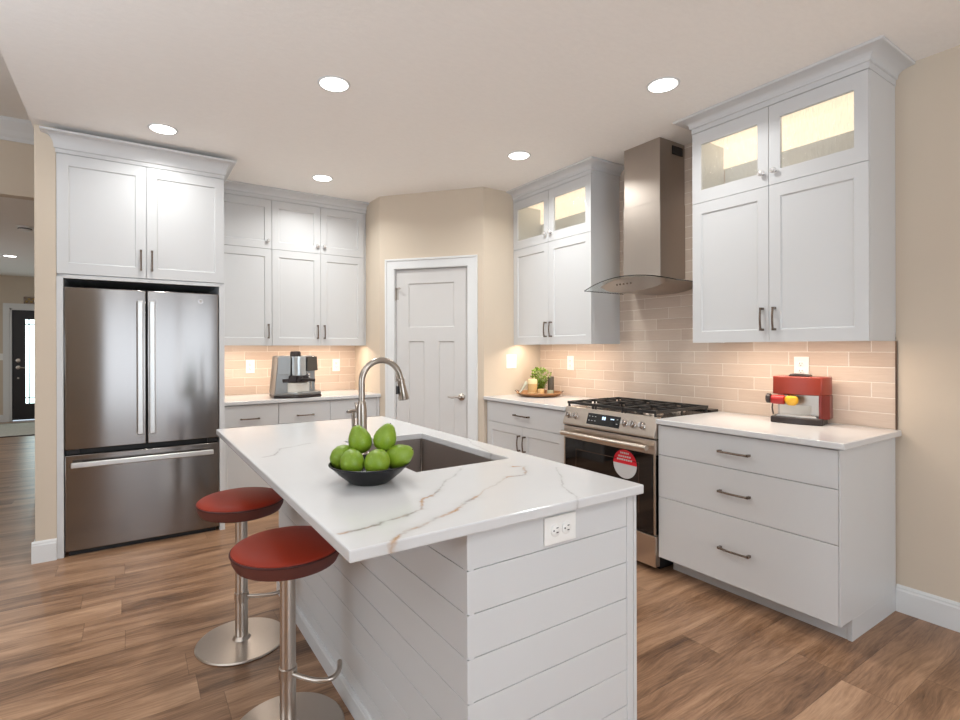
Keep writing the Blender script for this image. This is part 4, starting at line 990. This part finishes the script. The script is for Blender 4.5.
for a, b in zip(G[:-1], G[1:]):
    for k in range(6): mb.face([a[k], a[k+1], b[k+1], b[k]])
o = mb.build('cloth', 'linen', t, smooth=True); md = o.modifiers.new('thickness', 'SOLIDIFY'); md.thickness = 0.006; md.offset = 1
t = thing('potted_plant', 'small leafy bright green plant in a dark pot on the tray', 'plant', tp(0.02, 0.045))
MB().lathe([(0, 0), (0.028, 0), (0.036, 0.05), (0.037, 0.054), (0.032, 0.054), (0.03, 0.046), (0, 0.046)], seg=24).build('pot', 'potdark', t, smooth=True)
mb = MB()
for i in range(24):
    a = random.uniform(0, 2*PI); r = random.uniform(0.01, 0.085); z = random.uniform(0.10, 0.205)
    mb.tube([(0.012*math.cos(a), 0.012*math.sin(a), 0.045), (0.4*r*math.cos(a), 0.4*r*math.sin(a), 0.6*z), (r*math.cos(a), r*math.sin(a), z)], 0.0012, 5)
mb.build('stems', 'leaf', t)
mb = MB()
for i in range(520):
    a = random.uniform(0, 2*PI); u = random.random()
    z = 0.055+0.175*u; rm = 0.02+0.068*min(1, u*1.5)*(1 if u < 0.75 else (1-u)*3+0.25)
    r = rm*math.sqrt(random.random()); c = Vector((r*math.cos(a), r*math.sin(a), z))
    L = random.uniform(0.014, 0.026); dv = Vector((math.cos(a)+random.uniform(-.7, .7), math.sin(a)+random.uniform(-.7, .7), random.uniform(-.3, .9))).normalized()
    sv = dv.cross(Vector((random.uniform(-1, 1), random.uniform(-1, 1), 1))).normalized()*L*0.42; nv = dv.cross(sv).normalized()*L*0.12
    vs = [mb.bm.verts.new(p) for p in (c, c+dv*L*0.35+sv+nv, c+dv*L, c+dv*L*0.35-sv+nv, c+dv*L*0.45)]
    mb.face([vs[0], vs[1], vs[4]]); mb.face([vs[1], vs[2], vs[4]]); mb.face([vs[2], vs[3], vs[4]]); mb.face([vs[3], vs[0], vs[4]])
mb.build('foliage', 'leaf', t)

# ------------------------------------------------------------------ foyer things
t = thing('entry_rug', 'pale woven rug in front of the black front door', 'rug', (-1.55, 11.2, 0.0))
MB().box(-0.62, 0.9, -0.86, 0.86, 0.0005, 0.012).build('woven_field', 'rug', t)
MB().box(-0.66, 0.94, -0.90, -0.86, 0.0005, 0.012).box(-0.66, 0.94, 0.86, 0.90, 0.0005, 0.012).box(-0.66, -0.62, -0.86, 0.86, 0.0005, 0.012).box(0.9, 0.94, -0.86, 0.86, 0.0005, 0.012).build('border', 'rugedge', t)
t = thing('wall_decor', 'small dark wire ornament above the front door casing', 'ornament', (-1.50, 12.497, 2.192))
MB().box(-0.14, 0.14, -0.05, -0.002, 0, 0.012).box(-0.14, 0.14, -0.05, -0.002, 0.115, 0.127).box(-0.14, -0.128, -0.05, -0.002, 0, 0.127).box(0.128, 0.14, -0.05, -0.002, 0, 0.127).build('frame', 'pull', t)
mb = MB()
for i in range(7):
    mb.lathe([(0, -0.024), (0.019, -0.016), (0.024, 0), (0.019, 0.016), (0, 0.024)], (-0.1+0.033*i, -0.026, 0.036+0.05*(i % 2)), 10)
mb.build('beads', 'label', t, smooth=True)
